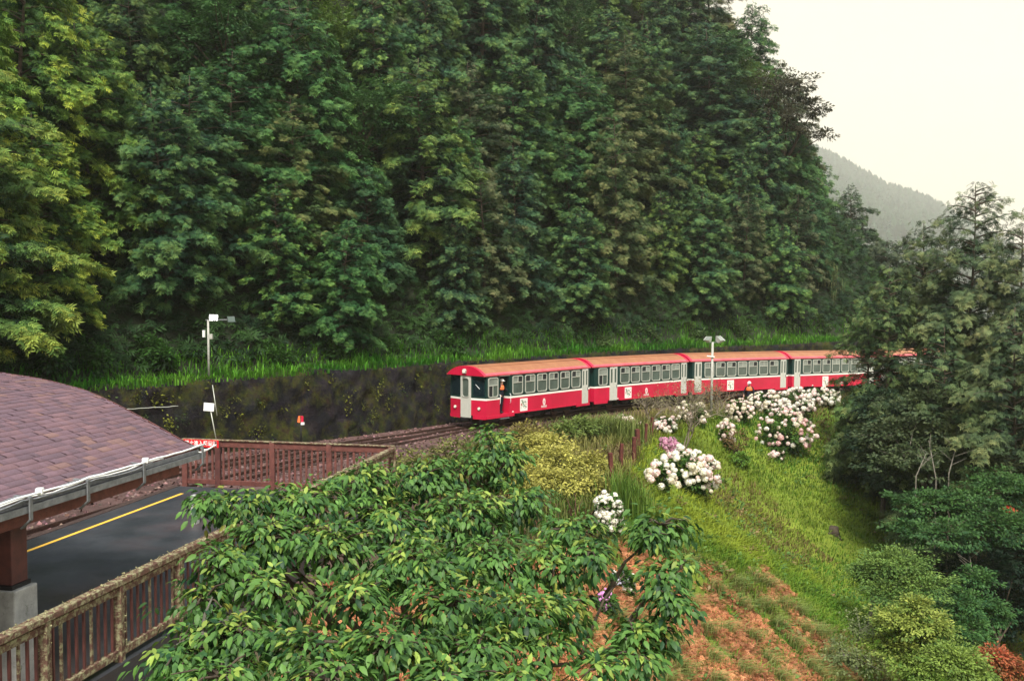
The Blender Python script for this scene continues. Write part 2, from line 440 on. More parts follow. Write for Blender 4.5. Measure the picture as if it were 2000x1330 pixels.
def leaf_cloud(r, lobes, n_clump, n_leaf, clump_r, leaf, flat=.45, tv=KV, tf=KF, c1=(.03, .07, .015), c2=(.10, .16, .03), droop=.3, inner=.45, var=.3, upbias=.25, jit=.09):
    """leaves gathered in flattened clumps spread through ellipsoid lobes [(centre, radii)]"""
    w_ = np.array([np.prod(rad) ** .67 for _, rad in lobes]); w_ /= w_.sum()
    li = r.choice(len(lobes), n_clump, p=w_)
    d = unit(r.normal(size=(n_clump, 3)) + np.array([0, 0, upbias]))
    rad = r.uniform(inner ** 2, 1, n_clump) ** .5
    rad *= 1 + r.normal(0, jit, n_clump)
    cen = np.array([lobes[i][0] for i in li], float); rr = np.array([lobes[i][1] for i in li], float)
    Cc = cen + d * rr * rad[:, None]
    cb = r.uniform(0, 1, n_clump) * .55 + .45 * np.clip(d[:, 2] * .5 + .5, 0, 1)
    N = n_clump * n_leaf; ci = np.repeat(np.arange(n_clump), n_leaf)
    o = unit(r.normal(size=(N, 3))) * (r.random(N) ** .5)[:, None] * clump_r * r.uniform(.6, 1.3, n_clump)[ci][:, None]
    o[:, 2] *= flat; P = Cc[ci] + o
    out = unit(o * np.array([1, 1, .3]) + d[ci] * clump_r * .6 + r.normal(0, .25, (N, 3)) * clump_r)
    out[:, 2] -= droop; out = unit(out)
    Rm = frames(out, np.array([0, 0, 1.0]) + .35 * d[ci] + r.normal(0, .35, (N, 3)))
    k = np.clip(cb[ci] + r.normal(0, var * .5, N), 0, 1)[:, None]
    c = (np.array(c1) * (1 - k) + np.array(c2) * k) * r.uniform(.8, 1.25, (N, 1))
    S_ = r.uniform(leaf[0], leaf[1], N)
    return scatter(tv, tf, Rm, P, S_, c), Cc

def limbs(mb, base, targets, r0, mids=.5, n=5, sag=.1, seed=0):
    q = random.Random(seed); base = Vector(base)
    for t in targets:
        t = Vector(t); m = base.lerp(t, mids) + Vector((q.uniform(-.15, .15), q.uniform(-.15, .15), q.uniform(0, .3))) * (t - base).length * .4
        mb.tube([base, base.lerp(m, .5), m, m.lerp(t, .55), t], [r0, r0 * .75, r0 * .5, r0 * .3, r0 * .1], n, cap=False)

def blades(r, P, L, wid, lean, c, curl=.5, down=None, spread=1.0):
    """grass blades as 3-point bent strips (2 quads); lean (N,3) bending direction"""
    N = len(P); az = r.uniform(0, 2 * PI, N)
    D = np.stack([np.cos(az), np.sin(az), np.zeros(N)], 1) * spread + (lean if lean is not None else 0)
    side = unit(np.stack([-D[:, 1], D[:, 0], np.zeros(N)], 1)) * (wid / 2)[:, None]
    L = L[:, None]; up = np.array([0, 0, 1.0])
    a = P + (D * .12 * curl + up * .5) * L; b = P + (D * .75 * curl + up * (.95 - .35 * curl)) * L
    V = np.stack([P - side, P + side, a + side * .8, a - side * .8, b + side * .08, b - side * .08], 1)
    F = np.array([(0, 1, 2, 3), (3, 2, 4, 5)])[None] + (np.arange(N) * 6)[:, None, None]
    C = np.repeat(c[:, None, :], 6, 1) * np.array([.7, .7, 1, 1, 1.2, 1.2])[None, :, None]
    return V.reshape(-1, 3), F.reshape(-1, 4), C.reshape(-1, 3)

def join(parts):
    V = []; F = []; C = []; b = 0
    for v, f, c in parts: V.append(v); F.append(f + b); C.append(c); b += len(v)
    return np.concatenate(V), np.concatenate(F), np.concatenate(C)

def slope_sample(r, n, x0, x1, y0, y1, cond):
    X = r.uniform(x0, x1, n * 4); Y = r.uniform(y0, y1, n * 4)
    m = cond(X, Y); X, Y = X[m][:n], Y[m][:n]
    return np.stack([X, Y, height(X, Y)], -1)

def in_view(X, Y, Z, lo=-60, hi=2060, top=-50, bot=1400):
    u = 1000 + FP * X / Y; v = 590 - FP * Z / Y
    return (u > lo) & (u < hi) & (v > top) & (v < bot) & (Y > 1)

def in_poly(px, py, poly):
    ins = np.zeros(px.shape, bool); n = len(poly)
    for i in range(n):
        x0, y0 = poly[i]; x1, y1 = poly[(i + 1) % n]
        c = ((y0 > py) != (y1 > py)) & (px < (x1 - x0) * (py - y0) / (y1 - y0 + 1e-9) + x0)
        ins ^= c
    return ins
# ------------------------------------------------------------------ conifer variants
variants = []
specs = [  # H, R, seed, kw
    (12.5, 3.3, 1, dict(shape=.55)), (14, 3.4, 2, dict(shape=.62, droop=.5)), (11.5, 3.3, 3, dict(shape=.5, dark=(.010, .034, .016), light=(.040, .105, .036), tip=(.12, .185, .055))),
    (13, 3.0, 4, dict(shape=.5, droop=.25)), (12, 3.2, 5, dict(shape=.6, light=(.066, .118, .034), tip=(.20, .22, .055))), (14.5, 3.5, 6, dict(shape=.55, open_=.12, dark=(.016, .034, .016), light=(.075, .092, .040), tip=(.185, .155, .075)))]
def make_tree(name, H, R, seed, **kw):
    root = empty(name)
    me, mb = cypress_mesh('crown', H, R, seed, **kw)
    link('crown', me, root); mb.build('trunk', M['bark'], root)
    return root
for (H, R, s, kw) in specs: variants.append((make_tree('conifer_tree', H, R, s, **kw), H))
# broad-leaved hill trees
def make_broad(name, H, R, seed, lobes=7, n_clump=330, n_leaf=22, leaf=(.16, .3), bark='bark', **kw):
    r = np.random.default_rng(seed); root = empty(name); L = []
    for i in range(lobes):
        a = i * 2.4 + r.random(); q = R * (.55 if i else 0); hh = H * (.45 + .38 * r.random()) if i else H * .72
        L.append(((math.cos(a) * q, math.sin(a) * q, hh), (R * r.uniform(.42, .62), R * r.uniform(.42, .62), H * r.uniform(.14, .2))))
    (V, F, C), cc = leaf_cloud(r, L, n_clump, n_leaf, R * .17, leaf, **kw)
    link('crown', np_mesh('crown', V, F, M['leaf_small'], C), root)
    mb = MB(); mb.tube([(0, 0, -.3), (.1, 0, H * .2), (-.05, .1, H * .42)], [.022 * H, .017 * H, .012 * H], 7)
    limbs(mb, (-.05, .1, H * .4), [l[0] for l in L], .009 * H, seed=seed); limbs(mb, (-.05, .1, H * .42), [tuple(c) for c in cc[::14]], .005 * H, seed=seed + 1)
    mb.build('trunk', M[bark], root)
    return root
broads = [(make_broad('broadleaf_tree', 11, 3.4, 31, c1=(.022, .06, .018), c2=(.065, .12, .035)), 11),
          (make_broad('broadleaf_tree', 10, 3.2, 32, c1=(.035, .07, .016), c2=(.12, .16, .03), leaf=(.14, .26)), 10)]

def place(tree, x, y, scale, rz, colour=(1, 1, 1), label=None, cat='tree', group=None, dz=-.25, first={}):
    src = tree[0]
    if id(src) not in first: first[id(src)] = 1; o = src
    else: o = copy_tree(src)
    o.location = (x, y, hz(x, y) + dz); o.rotation_euler = (math.sin(rz * 5) * .07, math.cos(rz * 7) * .07, rz); o.scale = (scale[0], scale[0], scale[1])
    for ch in o.children: ch.color = (*colour, 1) if ch.name.startswith('crown') else (1, 1, 1, 1)
    return tag(o, label, cat, group)

def place_px(tree, px, py_top, Y, rz=0, wide=1.0, **kw):
    """stand a tree at depth Y so that its top reaches photo height py_top"""
    p = at(px, py_top, Y); g = hz(p.x, Y); h = (p.z - g) / tree[1]
    return place(tree, p.x, Y, (h * wide, h), rz, **kw)

# forest on the slope, sampled so that crowns overlap
q = random.Random(5); pts = []
special = [(-8.9, 0)]
cand = []
Yc = np.arange(26, 125, .9)
for y in Yc:
    for x in np.arange(-52, 38, .9):
        cand.append((x + q.uniform(-.4, .4), y + q.uniform(-.4, .4)))
q.shuffle(cand); cand = np.array(cand)
dWc = sdist(cand[:, 0], cand[:, 1], W)
m = (dWc > 2.5) & (dWc < 47); cand = cand[m]; dWc = dWc[m]
zc = height(cand[:, 0], cand[:, 1])
pu = 1000 + FP * cand[:, 0] / cand[:, 1]; pv = 590 - FP * zc / cand[:, 1]
m = (pu > -170) & (pv > -40) & (pu + FP * 2.2 / cand[:, 1] < np.interp(pv - FP * 6 / cand[:, 1], [-150, 0, 130, 290, 400, 520, 640], [1440, 1475, 1530, 1600, 1640, 1690, 1700])); cand, dWc, zc, pu, pv = cand[m], dWc[m], zc[m], pu[m], pv[m]
# skip what lies behind the crest of the spur
keep = []
for i in range(len(cand)):
    x, y = cand[i]; sp = 3.0 if dWc[i] < 9 else 3.15 + .008 * y
    if all((x - a[0]) ** 2 + (y - a[1]) ** 2 > sp * sp for a in keep): keep.append((x, y, dWc[i], pu[i], pv[i]))
hill_trees = []
for (x, y, d, u, v) in keep:
    zt = (590 - (v - FP * 9 / y))
    brown = np.clip((u - 1150) / 350, 0, 1) * np.clip((250 - v) / 250, 0, 1)
    left = np.clip((260 - u) / 200, 0, 1)
    j = q.uniform(.8, 1.2)
    if left > 0 and 330 < v < 760: col = (1.9 * j, 1.6 * j, .8)
    elif u < 700: col = (.95 * j, 1.12 * j, .9)
    else: col = (1.0 * j, 1.12 * j, 1.05)
    col = tuple(np.array(col) * (1 - brown) + np.array([1.35, 1.0, 1.25]) * .8 * brown)
    isb = q.random() < .2 and d > 7
    t = broads[q.randrange(2)] if isb else variants[q.choices(range(6), weights=[3, 2, 3, 2, 2, 1 + 6 * brown])[0]]
    s = q.uniform(.62, 1.1) if d > 6 else q.uniform(.5, .95)
    if isb: s *= .95
    band = 'at the foot of the forested slope' if d < 9 else ('midway up the forested slope' if d < 24 else 'high on the forested slope')
    side = 'left' if u < 650 else ('middle' if u < 1250 else 'right')
    kind = 'leafy broadleaf tree' if isb else ('brownish green conifer' if brown > .4 else ('yellow green conifer' if left > 0 and 330 < v < 760 else 'dark green conifer'))
    o = place(t, x, y, (s * q.uniform(.95, 1.35), s), q.uniform(0, 6.28), col, '%s %s, %s part' % (kind, band, side), 'tree', '%s trees %s, %s' % (kind.split()[0], band.split(',')[0], side))
    hill_trees.append(o)
print('hill trees', len(hill_trees))
# ------------------------------------------------------------------ retaining wall
def poly_points(P, y0, y1, step):
    out = []
    for a, b in zip(P[:-1], P[1:]):
        a, b = Vector(a), Vector(b); L = (b - a).length; n = max(1, int(L / step))
        for k in range(n): out.append(a.lerp(b, k / n))
    return [p for p in out if y0 <= p.y <= y1]
def normals(pts):
    N = []
    for i in range(len(pts)):
        t = (pts[min(i + 1, len(pts) - 1)] - pts[max(i - 1, 0)]).normalized(); N.append(Vector((-t.y, t.x)))
    return N
def chaikin(P, n=3):
    P = [Vector(p) for p in P]
    for _ in range(n):
        Q = [P[0]]
        for a, b in zip(P[:-1], P[1:]): Q += [a.lerp(b, .25), a.lerp(b, .75)]
        P = Q + [P[-1]]
    return P
wp = poly_points(W, 16, 90, .22); wn = normals(wp); rows = 15
V = []; n_ = len(wp)
wx = np.array([p.x for p in wp]); wy = np.array([p.y for p in wp]); wnx = np.array([p.x for p in wn]); wny = np.array([p.y for p in wn])
arc = np.concatenate([[0], np.cumsum(np.hypot(np.diff(wx), np.diff(wy)))])
zb = bed_z(wx, wy) - .3
for k in range(rows + 3):
    f = min(k / rows, 1.0)
    z = zb + (-3.3 - zb) * f + (vnoise(arc, arc * 0 + 5, .5, 21) - .5) * .3 * f
    bulge = (vnoise(arc, z * 1.1, 1.6, 22) - .5) * .3 + (vnoise(arc, z, 3.6, 23) - .5) * .16
    off = -.75 + f * .45 + bulge
    if k > rows: off = -.35 + (k - rows) * .75; z = z + .05 * (k - rows)
    V.append(np.stack([wx + wnx * off, wy + wny * off, z], -1))
V = np.array(V).reshape(-1, 3); iw = np.arange((rows + 3) * n_).reshape(rows + 3, n_)
Fw = np.stack([iw[:-1, :-1], iw[:-1, 1:], iw[1:, 1:], iw[1:, :-1]], -1).reshape(-1, 4)
wm, nt, b = new_mat('mossy_rock_wall')
tc = nt.nodes.new('ShaderNodeTexCoord'); vo = nt.nodes.new('ShaderNodeTexVoronoi'); vo.inputs['Scale'].default_value = 1.7
nt.links.new(tc.outputs['Object'], vo.inputs['Vector'])
c = ramp(nt, noise(nt, 1.1, 8, .7), [(.3, (.004, .004, .005)), (.55, (.018, .016, .019)), (.8, (.055, .048, .05))])
c = mixc(nt, c, vo.outputs['Color'], .12, 'OVERLAY')
moss = ramp(nt, noise(nt, .8, 10, .78), [(.47, (0, 0, 0)), (.60, (1, 1, 1))])
mossc = ramp(nt, noise(nt, 2.3, 4), [(.3, (.014, .028, .008)), (.55, (.058, .060, .012)), (.7, (.045, .026, .016))])
c = mixc(nt, c, mossc, moss)
nt.links.new(c, b.inputs['Base Color']); b.inputs['Roughness'].default_value = .9; b.inputs['Specular IOR Level'].default_value = .12
bump(nt, b, noise(nt, 5, 8, .8), 1, .2)
wall = link('retaining_wall', np_mesh('retaining_wall', V, Fw, wm, None, True))
tag(wall, 'dark mossy stone retaining wall behind the tracks below the green bank', 'wall')

# ------------------------------------------------------------------ platform
P2 = lambda d, off: (YEL0 + EDGE_D * d + Vector((EDGE_D.y, -EDGE_D.x)) * off)    # off > 0: towards the fence
FW = (FEN0 - YEL0).dot(Vector((EDGE_D.y, -EDGE_D.x)))
d0, d1 = -22, 6.9
pm, nt, b = new_mat('wet_dark_asphalt')
c = ramp(nt, noise(nt, 1.5, 8, .7), [(.3, (.014, .017, .021)), (.7, (.034, .037, .042))])
c = mixc(nt, c, (.06, .035, .035), ramp(nt, noise(nt, .35, 5, .6), [(.5, (0, 0, 0)), (.75, (.7, .7, .7))]))
nt.links.new(c, b.inputs['Base Color'])
nt.links.new(ramp(nt, noise(nt, .6, 5, .7), [(.35, (.32, .32, .32)), (.65, (.6, .6, .6))]), b.inputs['Roughness'])
bump(nt, b, noise(nt, 60, 3), .3, .01)
slab = MB().prism([P2(d0, -.62), P2(d0, FW + .12), P2(d1, FW + .12), P2(d1, -.62)], -5.75, -5.2).build('platform', pm); tag(slab, kind='structure')
kerb = MB(); kerb.prism([P2(d0, -.82), P2(d0, -.623), P2(d1, -.623), P2(d1, -.82)], -5.75, -5.19)
tag(kerb.build('platform_edge', M['sleeper']), kind='structure')
yl = MB(); yl.prism([P2(d0, -.05), P2(d0, .05), P2(d1 - .9, .05), P2(d1 - .9, -.05)], -5.199, -5.195)
tag(yl.build('safety_line', M['yellow_line']), 'yellow safety line painted along the dark platform', 'road marking')

# ------------------------------------------------------------------ lichen-covered fence beside the platform
FT, FB = -4.0, -5.12
def fence_pt(d, z=0): p = FEN0 + EDGE_D * d; return Vector((p.x, p.y, z))
fence = empty('wooden_fence', fence_pt(4, FB - .1), 0, 'weathered wooden railing crusted with lichen running along the platform edge', 'fence')
fo = fence.location.copy(); FS, FE = -7.0, 14.55
def kid(mb, name, mat, root, **kw):
    o = mb.build(name, mat, root, **kw); o.matrix_parent_inverse = Matrix.Translation(-root.location); return o
def crust(mb, a, b, wd, n, r, sz=(.015, .045)):
    """lichen scabs scattered over a timber between a and b"""
    for _ in range(n):
        t = r.random(); p = a.lerp(b, t) + Vector((r.uniform(-wd, wd), r.uniform(-wd, wd), r.uniform(-.05, .03)))
        s_ = r.uniform(*sz); V = [p + Vector((r.uniform(-s_, s_), r.uniform(-s_, s_), r.uniform(-s_, s_) * .7)) for _ in range(4)]
        mb.add(V, [(0, 1, 2), (0, 2, 3), (0, 3, 1), (1, 3, 2)])
M['lichen'] = weathered('grey_green_lichen', (.15, .14, .06), (.36, .34, .20), 20, .95)
rr = random.Random(3)
kid(MB().beam(fence_pt(FS, FT - .045), fence_pt(FE, FT - .045), .15, .09), 'top_rail', M['wood_lichen'], fence, bevel=.012)
kid(MB().beam(fence_pt(FS, FT - .17), fence_pt(FE, FT - .17), .05, .10), 'upper_stringer', M['wood_lichen'], fence, bevel=.006)
kid(MB().beam(fence_pt(FS, FB + .05), fence_pt(FE, FB + .05), .09, .12), 'bottom_rail', M['wood_lichen'], fence, bevel=.01)
ps = [.643 + 1.55 * k for k in range(-4, 9)] + [FE]
for d in ps: kid(MB().beam(fence_pt(d, FB - .35), fence_pt(d, FT - .095), .13, .13), 'post', M['wood_lichen'], fence, bevel=.01)
bc = 0
for a, b_ in zip(ps[:-1], ps[1:]):
    n = 9 if b_ - a > 1 else 5
    if b_ < -3: continue
    for k in range(1, n + 1):
        d = a + (b_ - a) * k / (n + 1)
        if bc < 100: kid(MB().beam(fence_pt(d, FB + .11), fence_pt(d, FT - .22), .045, .03), 'baluster', M['wood_lichen' if (k * 7 + int(a * 10)) % 4 == 0 else 'wood_dark'], fence); bc += 1
lc = MB(); crust(lc, fence_pt(FS + 4, FT), fence_pt(FE - 2, FT), .075, 1300, rr, (.01, .03))
for d in ps:
    if d > -3: crust(lc, fence_pt(d, FB), fence_pt(d, FT - .1), .075, 90 if d < 5 else 25, rr, (.01, .028))
crust(lc, fence_pt(FS + 4, FB + .08), fence_pt(FE - 3, FB + .08), .05, 500, rr, (.012, .035))
o = kid(lc, 'lichen_crust', M['lichen'], fence); tag(o, kind='stuff')

# ------------------------------------------------------------------ red end fence with the warning sign
A_ = Vector((-9.55, 26.75, 0)); B_ = Vector((-3.25, 25.35, 0)); RT, RB = -4.0, -5.28
def rf(t, z): p = A_.lerp(B_, t); return Vector((p.x, p.y, z))
rfence = empty('end_fence', rf(.5, RB), 0, 'red brown timber railing closing off the platform end in front of the tracks', 'fence')
kid(MB().beam(rf(-.01, RT - .09), rf(1.0, RT - .09), .06, .18), 'top_rail', M['wood_red'], rfence, bevel=.01)
kid(MB().beam(rf(-.01, RT + .018), rf(1.0, RT + .018), .14, .035), 'cap', M['wood_lichen'], rfence, bevel=.01)
kid(MB().beam(rf(0, RB + .07), rf(1, RB + .07), .06, .14), 'bottom_rail', M['wood_red'], rfence, bevel=.01)
rp = [0.01, .175, .46, .735, .985]
rposts = [0.0, .165, .43, .70, .985]
for t in rposts: kid(MB().beam(rf(t, RB - .25), rf(t, RT - .002), .15, .15), 'post', M['wood_dark' if t in (.165,) else 'wood_red'], rfence, bevel=.01)
for a, b_ in zip(rposts[:-1], rposts[1:]):
    n = int((b_ - a) * 6.45 / .185)
    for k in range(1, n + 1):
        t = a + (b_ - a) * k / (n + 1); kid(MB().beam(rf(t, RB + .14), rf(t, RT - .18), .03, .06), 'baluster', M['wood_red'], rfence)
# sign board
dirv = (B_ - A_).normalized(); nrm = Vector((dirv.y, -dirv.x, 0))
sg = empty('warning_sign', rf(.085, RT - .11) + nrm * .06, 0, 'long red board with white characters on the left end of the end fence', 'sign')
sa, sb = rf(0.0, RT - .09) + nrm * .065, rf(.175, RT - .09) + nrm * .065
kid(MB().beam(sa, sb, .02, .22), 'board', M['sign_red'], sg, bevel=.004)
def text_obj(s, size, mat, parent, loc, rx, rz, name='lettering', squash=1.0):
    cu = bpy.data.curves.new('t', 'FONT'); cu.body = s; cu.size = size; cu.extrude = .002; cu.align_x = 'CENTER'; cu.align_y = 'CENTER'; cu.space_character = 1.12; cu.offset = size * .012
    ob = bpy.data.objects.new('t', cu); COL.objects.link(ob)
    me = bpy.data.meshes.new_from_object(ob.evaluated_get(bpy.context.evaluated_depsgraph_get())); bpy.data.objects.remove(ob)
    me.materials.clear(); me.materials.append(mat)
    o = link(name, me, parent); o.matrix_parent_inverse = Matrix.Translation(-parent.location) if parent.rotation_euler.z == 0 else Matrix()
    o.location = loc; o.rotation_euler = (rx, 0, rz); o.scale = (squash, 1, 1); return o
text_obj('禁止進入鐵道區', .15, M['sign_text'], sg, (sa + sb) / 2 + nrm * .014, PI / 2, math.atan2(dirv.y, dirv.x), squash=.93)

# ------------------------------------------------------------------ shelter roof
E0 = Vector((-5.56, 16.0)); SIDE = Vector((-EDGE_D.y, EDGE_D.x))       # SIDE points from the eave towards the ridge
prof = [(0, -2.55), (.27, -2.44), (.9, -2.13), (1.5, -1.85), (2.12, -1.60), (3.0, -1.41), (4.0, -1.29), (5.0, -1.25), (6, -1.30), (7, -1.42), (8, -1.62)]
pu_, pz_ = [p[0] for p in prof], [p[1] for p in prof]
def roof_pt(u, d, lift=0):
    z = float(np.interp(u, pu_, pz_)) + lift; p = E0 + SIDE * u - EDGE_D * d; return Vector((p.x, p.y, z))
shelter = empty('platform_shelter', (-7.2, 12.5, -5.2), 0, 'platform shelter with curved mauve brown shingle roof and steel gutter at the left', 'shelter')
deck = MB(); nu = 26; RL = 14.0
us = np.linspace(0, 8, nu); Vd = []
for lift in (-.02, -.10):
    for u in us:
        for d in (-.02, RL): Vd.append(roof_pt(u, d, lift))
Fd = []
for k in range(nu - 1):
    a = 2 * k; Fd.append((a, a + 2, a + 3, a + 1)); b_ = 2 * nu + 2 * k; Fd.append((b_, b_ + 1, b_ + 3, b_ + 2))
    Fd.append((a, b_, b_ + 2, a + 2))
Fd.append((0, 1, 2 * nu + 1, 2 * nu))
deck.add(Vd, Fd); kid(deck, 'roof_deck', M['wood_dark'], shelter)
# shingle courses: staggered tabs, each with its own tint, laid from the eave up
r = np.random.default_rng(8); SV = []; SF = []; SC = []
arcu = np.linspace(0, 8, 400); arcz = np.interp(arcu, pu_, pz_); al = np.concatenate([[0], np.cumsum(np.hypot(np.diff(arcu), np.diff(arcz)))])
exp_ = .125; nc = int(al[-1] / exp_)
pal = np.array([(.150, .085, .098), (.18, .10, .108), (.125, .078, .098), (.22, .125, .10), (.10, .064, .080), (.16, .096, .115)])
for c_ in range(nc):
    ua, ub = np.interp([c_ * exp_ - (.03 if c_ == 0 else 0), (c_ + 1) * exp_ + .05], al, arcu)
    d = -.06 - r.random() * .3
    while d < RL:
        wd = r.choice([.14, .19, .26, .11]) * r.uniform(.9, 1.1); e = min(d + wd - .006, RL); thick = r.choice([.010, .016, .022])
        s_ = max(d, -.05)
        if e > s_:
            low = [roof_pt(ua, x, thick + .012) for x in (s_, e)]; hi = [roof_pt(ub, x, .004) for x in (s_, e)]; bot = [roof_pt(ua, x, .0) for x in (s_, e)]
            b_ = len(SV); SV += low + hi + bot; SF += [(b_, b_ + 2, b_ + 3, b_ + 1), (b_ + 4, b_, b_ + 1, b_ + 5)]
            k = pal[r.choice(6, p=[.27, .17, .2, .08, .12, .16])] * r.uniform(.9, 1.1) * .6 + np.array([.118, .070, .084]) * .36; SC += [k] * 6
        d += wd
sm, nt, b = new_mat('asphalt_shingle')
a_ = nt.nodes.new('ShaderNodeAttribute'); a_.attribute_name = 'tint'
c = mixc(nt, a_.outputs['Color'], ramp(nt, noise(nt, 90, 2), [(.3, (.55, .55, .55)), (.7, (1.3, 1.3, 1.3))]), .8, 'MULTIPLY')
c = mixc(nt, c, ramp(nt, noise(nt, .7, 5), [(.3, (.8, .8, .85)), (.7, (1.15, 1.1, 1.1))]), .8, 'MULTIPLY')
nt.links.new(c, b.inputs['Base Color']); b.inputs['Roughness'].default_value = .62; bump(nt, b, noise(nt, 140, 2), .5, .004)
o = link('shingles', np_mesh('shingles', SV, SF, sm, np.array(SC)), shelter); o.matrix_parent_inverse = Matrix.Translation(-shelter.location)
# gable trim, fascia, gutter, brackets, conduits
gt = MB()
for k in range(nu - 1):
    gt.beam(roof_pt(us[k], -.075, -.05), roof_pt(us[k + 1], -.075, -.05), .03, .14)
kid(gt, 'gable_trim', M['wood_dark'], shelter)
kid(MB().beam(roof_pt(.10, .35, -.27), roof_pt(.10, RL, -.27), .07, .32), 'fascia', M['wood_red'], shelter, bevel=.008)
kid(MB().beam(roof_pt(.10, -.05, -.20), roof_pt(.10, .37, -.20), .06, .15), 'fascia_end', M['concrete'], shelter)
gu = MB(); path = [(-.17, -.04), (-.17, -.13), (-.02, -.13), (-.02, 0), (-.035, 0), (-.035, -.115), (-.155, -.115), (-.155, -.04)]
def gfn(u, zz, d):
    p = E0 + SIDE * u - EDGE_D * d; return (p.x, p.y, -2.585 + zz)
gu.prism(path, -.1, RL, fn=lambda x, y, z: gfn(x, y, z)); kid(gu, 'gutter', M['steel'], shelter)
kid(MB().prism([(-.154, -.114), (-.036, -.114), (-.036, -.06), (-.154, -.06)], -.09, RL, fn=lambda x, y, z: gfn(x, y, z)), 'gutter_fill', M['black'], shelter)  # black strip filling the inside of the gutter channel
for d in (.02, 1.75, 3.1, 4.25, 5.5, 6.8):
    bm_ = MB()
    p0, p1 = Vector(gfn(-.185, .07, d)), Vector(gfn(-.185, -.22, d)); bm_.beam(p0, p1, .07, .02)
    bm_.beam(p1, Vector(gfn(-.05, -.34, d)), .06, .02); bm_.beam(p0, Vector(gfn(.05, .08, d)), .06, .015)
    kid(bm_, 'gutter_bracket', M['steel'], shelter)
rr = random.Random(9)
for j, (u, z, rad, s0) in enumerate([(-.15, .10, .016, 0), (-.11, .07, .012, 1.2), (-.17, .05, .012, 1.6), (-.07, .10, .012, 2.2), (-.13, .03, .014, 1.8)]):
    pts_ = []; d = s0 - .1
    while d < 12:
        sag = -.035 * math.sin(((d - .02) % 1.45) / 1.45 * PI) * (1 if j else .5)
        pts_.append(gfn(u + rr.uniform(-.012, .012), z + sag + rr.uniform(-.008, .008), d)); d += .24
    kid(MB().tube(pts_, rad, 6), 'conduit', M['white_metal'] if j < 2 else M['steel'], shelter)
lp = [gfn(-.15 + .12 * math.sin(t * 1.3), .04 + .05 * math.cos(t * 1.7) - t * .008, -.1 - .16 * abs(math.sin(t * .52))) for t in np.linspace(0, 6, 30)]
kid(MB().tube(lp, .014, 5), 'cable_loop', M['white_metal'], shelter)
for d in (1.62, 4.0, 6.3): kid(MB().box(gfn(-.12, .1, d), (.09, .10, .08), rz=.2), 'junction_box', M['white_metal'], shelter, bevel=.01)
# column on its concrete pedestal
cx = at(22, 1100, 12.3); rzp = math.atan2(EDGE_D.y, EDGE_D.x)
cb = MB(); cb.box((cx.x, 12.3, -3.30), (.30, .26, .95), rzp); cb.box((cx.x - .30, 12.3 + .06, -2.95), (.3, .9, .16), rzp)
kid(cb, 'column', M['wood_dark'], shelter, bevel=.012)
kid(MB().box((cx.x, 12.3, -3.80), (.36, .30, .06), rzp), 'base_plate', M['black'], shelter)
kid(MB().box((cx.x + .02, 12.3, -4.52), (.44, .40, 1.38), rzp), 'pedestal', M['concrete'], shelter, bevel=.02)
kid(MB().beam(roof_pt(.55, .4, -.52), roof_pt(.55, RL, -.52), .16, .22), 'eave_beam', M['wood_dark'], shelter)
# grey post standing behind the cherry leaves
gp = at(381, 1000, 21.5); g0 = MB().box((gp.x, 21.5, -4.9), (.15, .15, .75), rzp).build('marker_post', M['concrete'], bevel=.015)
tag(g0, 'square grey concrete post on the platform behind the cherry leaves', 'post')
# ------------------------------------------------------------------ track path
def smooth_path(P): return chaikin(P, 3)
J = [at(945, 800, 46.0), None, None, None, None]
# carriage ends on the near side: solve for equal lengths along the photographed joints
LC = 9.5
ends = [Vector((J[0].x, 46.0))]
for px in (1157, 1349, 1545, 1716, 1852):
    k = (px - 1000) / FP; p = ends[-1]; best = None
    for Y in np.arange(p.y + .5, p.y + 9.5, .01):
        e = abs((Vector((k * Y, Y)) - p).length - LC)
        if best is None or e < best[0]: best = (e, Y)
    ends.append(Vector((k * best[1], best[1])))
print('ends', [(round(e.x, 1), round(e.y, 1)) for e in ends])
rail_z = [-6.36, -6.42, -6.50, -6.62, -6.80, -6.90]
WID = 2.45
def body_profile(z0, z1, inset=0.0, L=9.2, nose=.14):
    h = WID / 2 - inset
    return [(nose + inset, -h), (L - inset, -h), (L - inset, h), (nose + inset, h), (inset, .38), (inset, -.38)]
def rrect(w_, h_, r_, n=4):
    pts = []
    for cx_, cy_, a0 in ((w_ / 2 - r_, h_ / 2 - r_, 0), (-w_ / 2 + r_, h_ / 2 - r_, 90), (-w_ / 2 + r_, -h_ / 2 + r_, 180), (w_ / 2 - r_, -h_ / 2 + r_, 270)):
        for k in range(n + 1):
            a = math.radians(a0 + 90 * k / n); pts.append((cx_ + r_ * math.cos(a), cy_ + r_ * math.sin(a)))
    return pts
def ring(mb, outer, inner, y0, y1, fn, mi=0):
    n = len(outer); V = [fn(x, y0, z) for x, z in outer] + [fn(x, y0, z) for x, z in inner] + [fn(x, y1, z) for x, z in outer] + [fn(x, y1, z) for x, z in inner]
    F = []
    for i in range(n):
        j = (i + 1) % n
        F += [(i, j, n + j, n + i), (2 * n + i, 3 * n + i, 3 * n + j, 2 * n + j), (i, 2 * n + i, 2 * n + j, j), (n + i, n + j, 3 * n + j, 3 * n + i)]
    mb.add(V, F, mi)
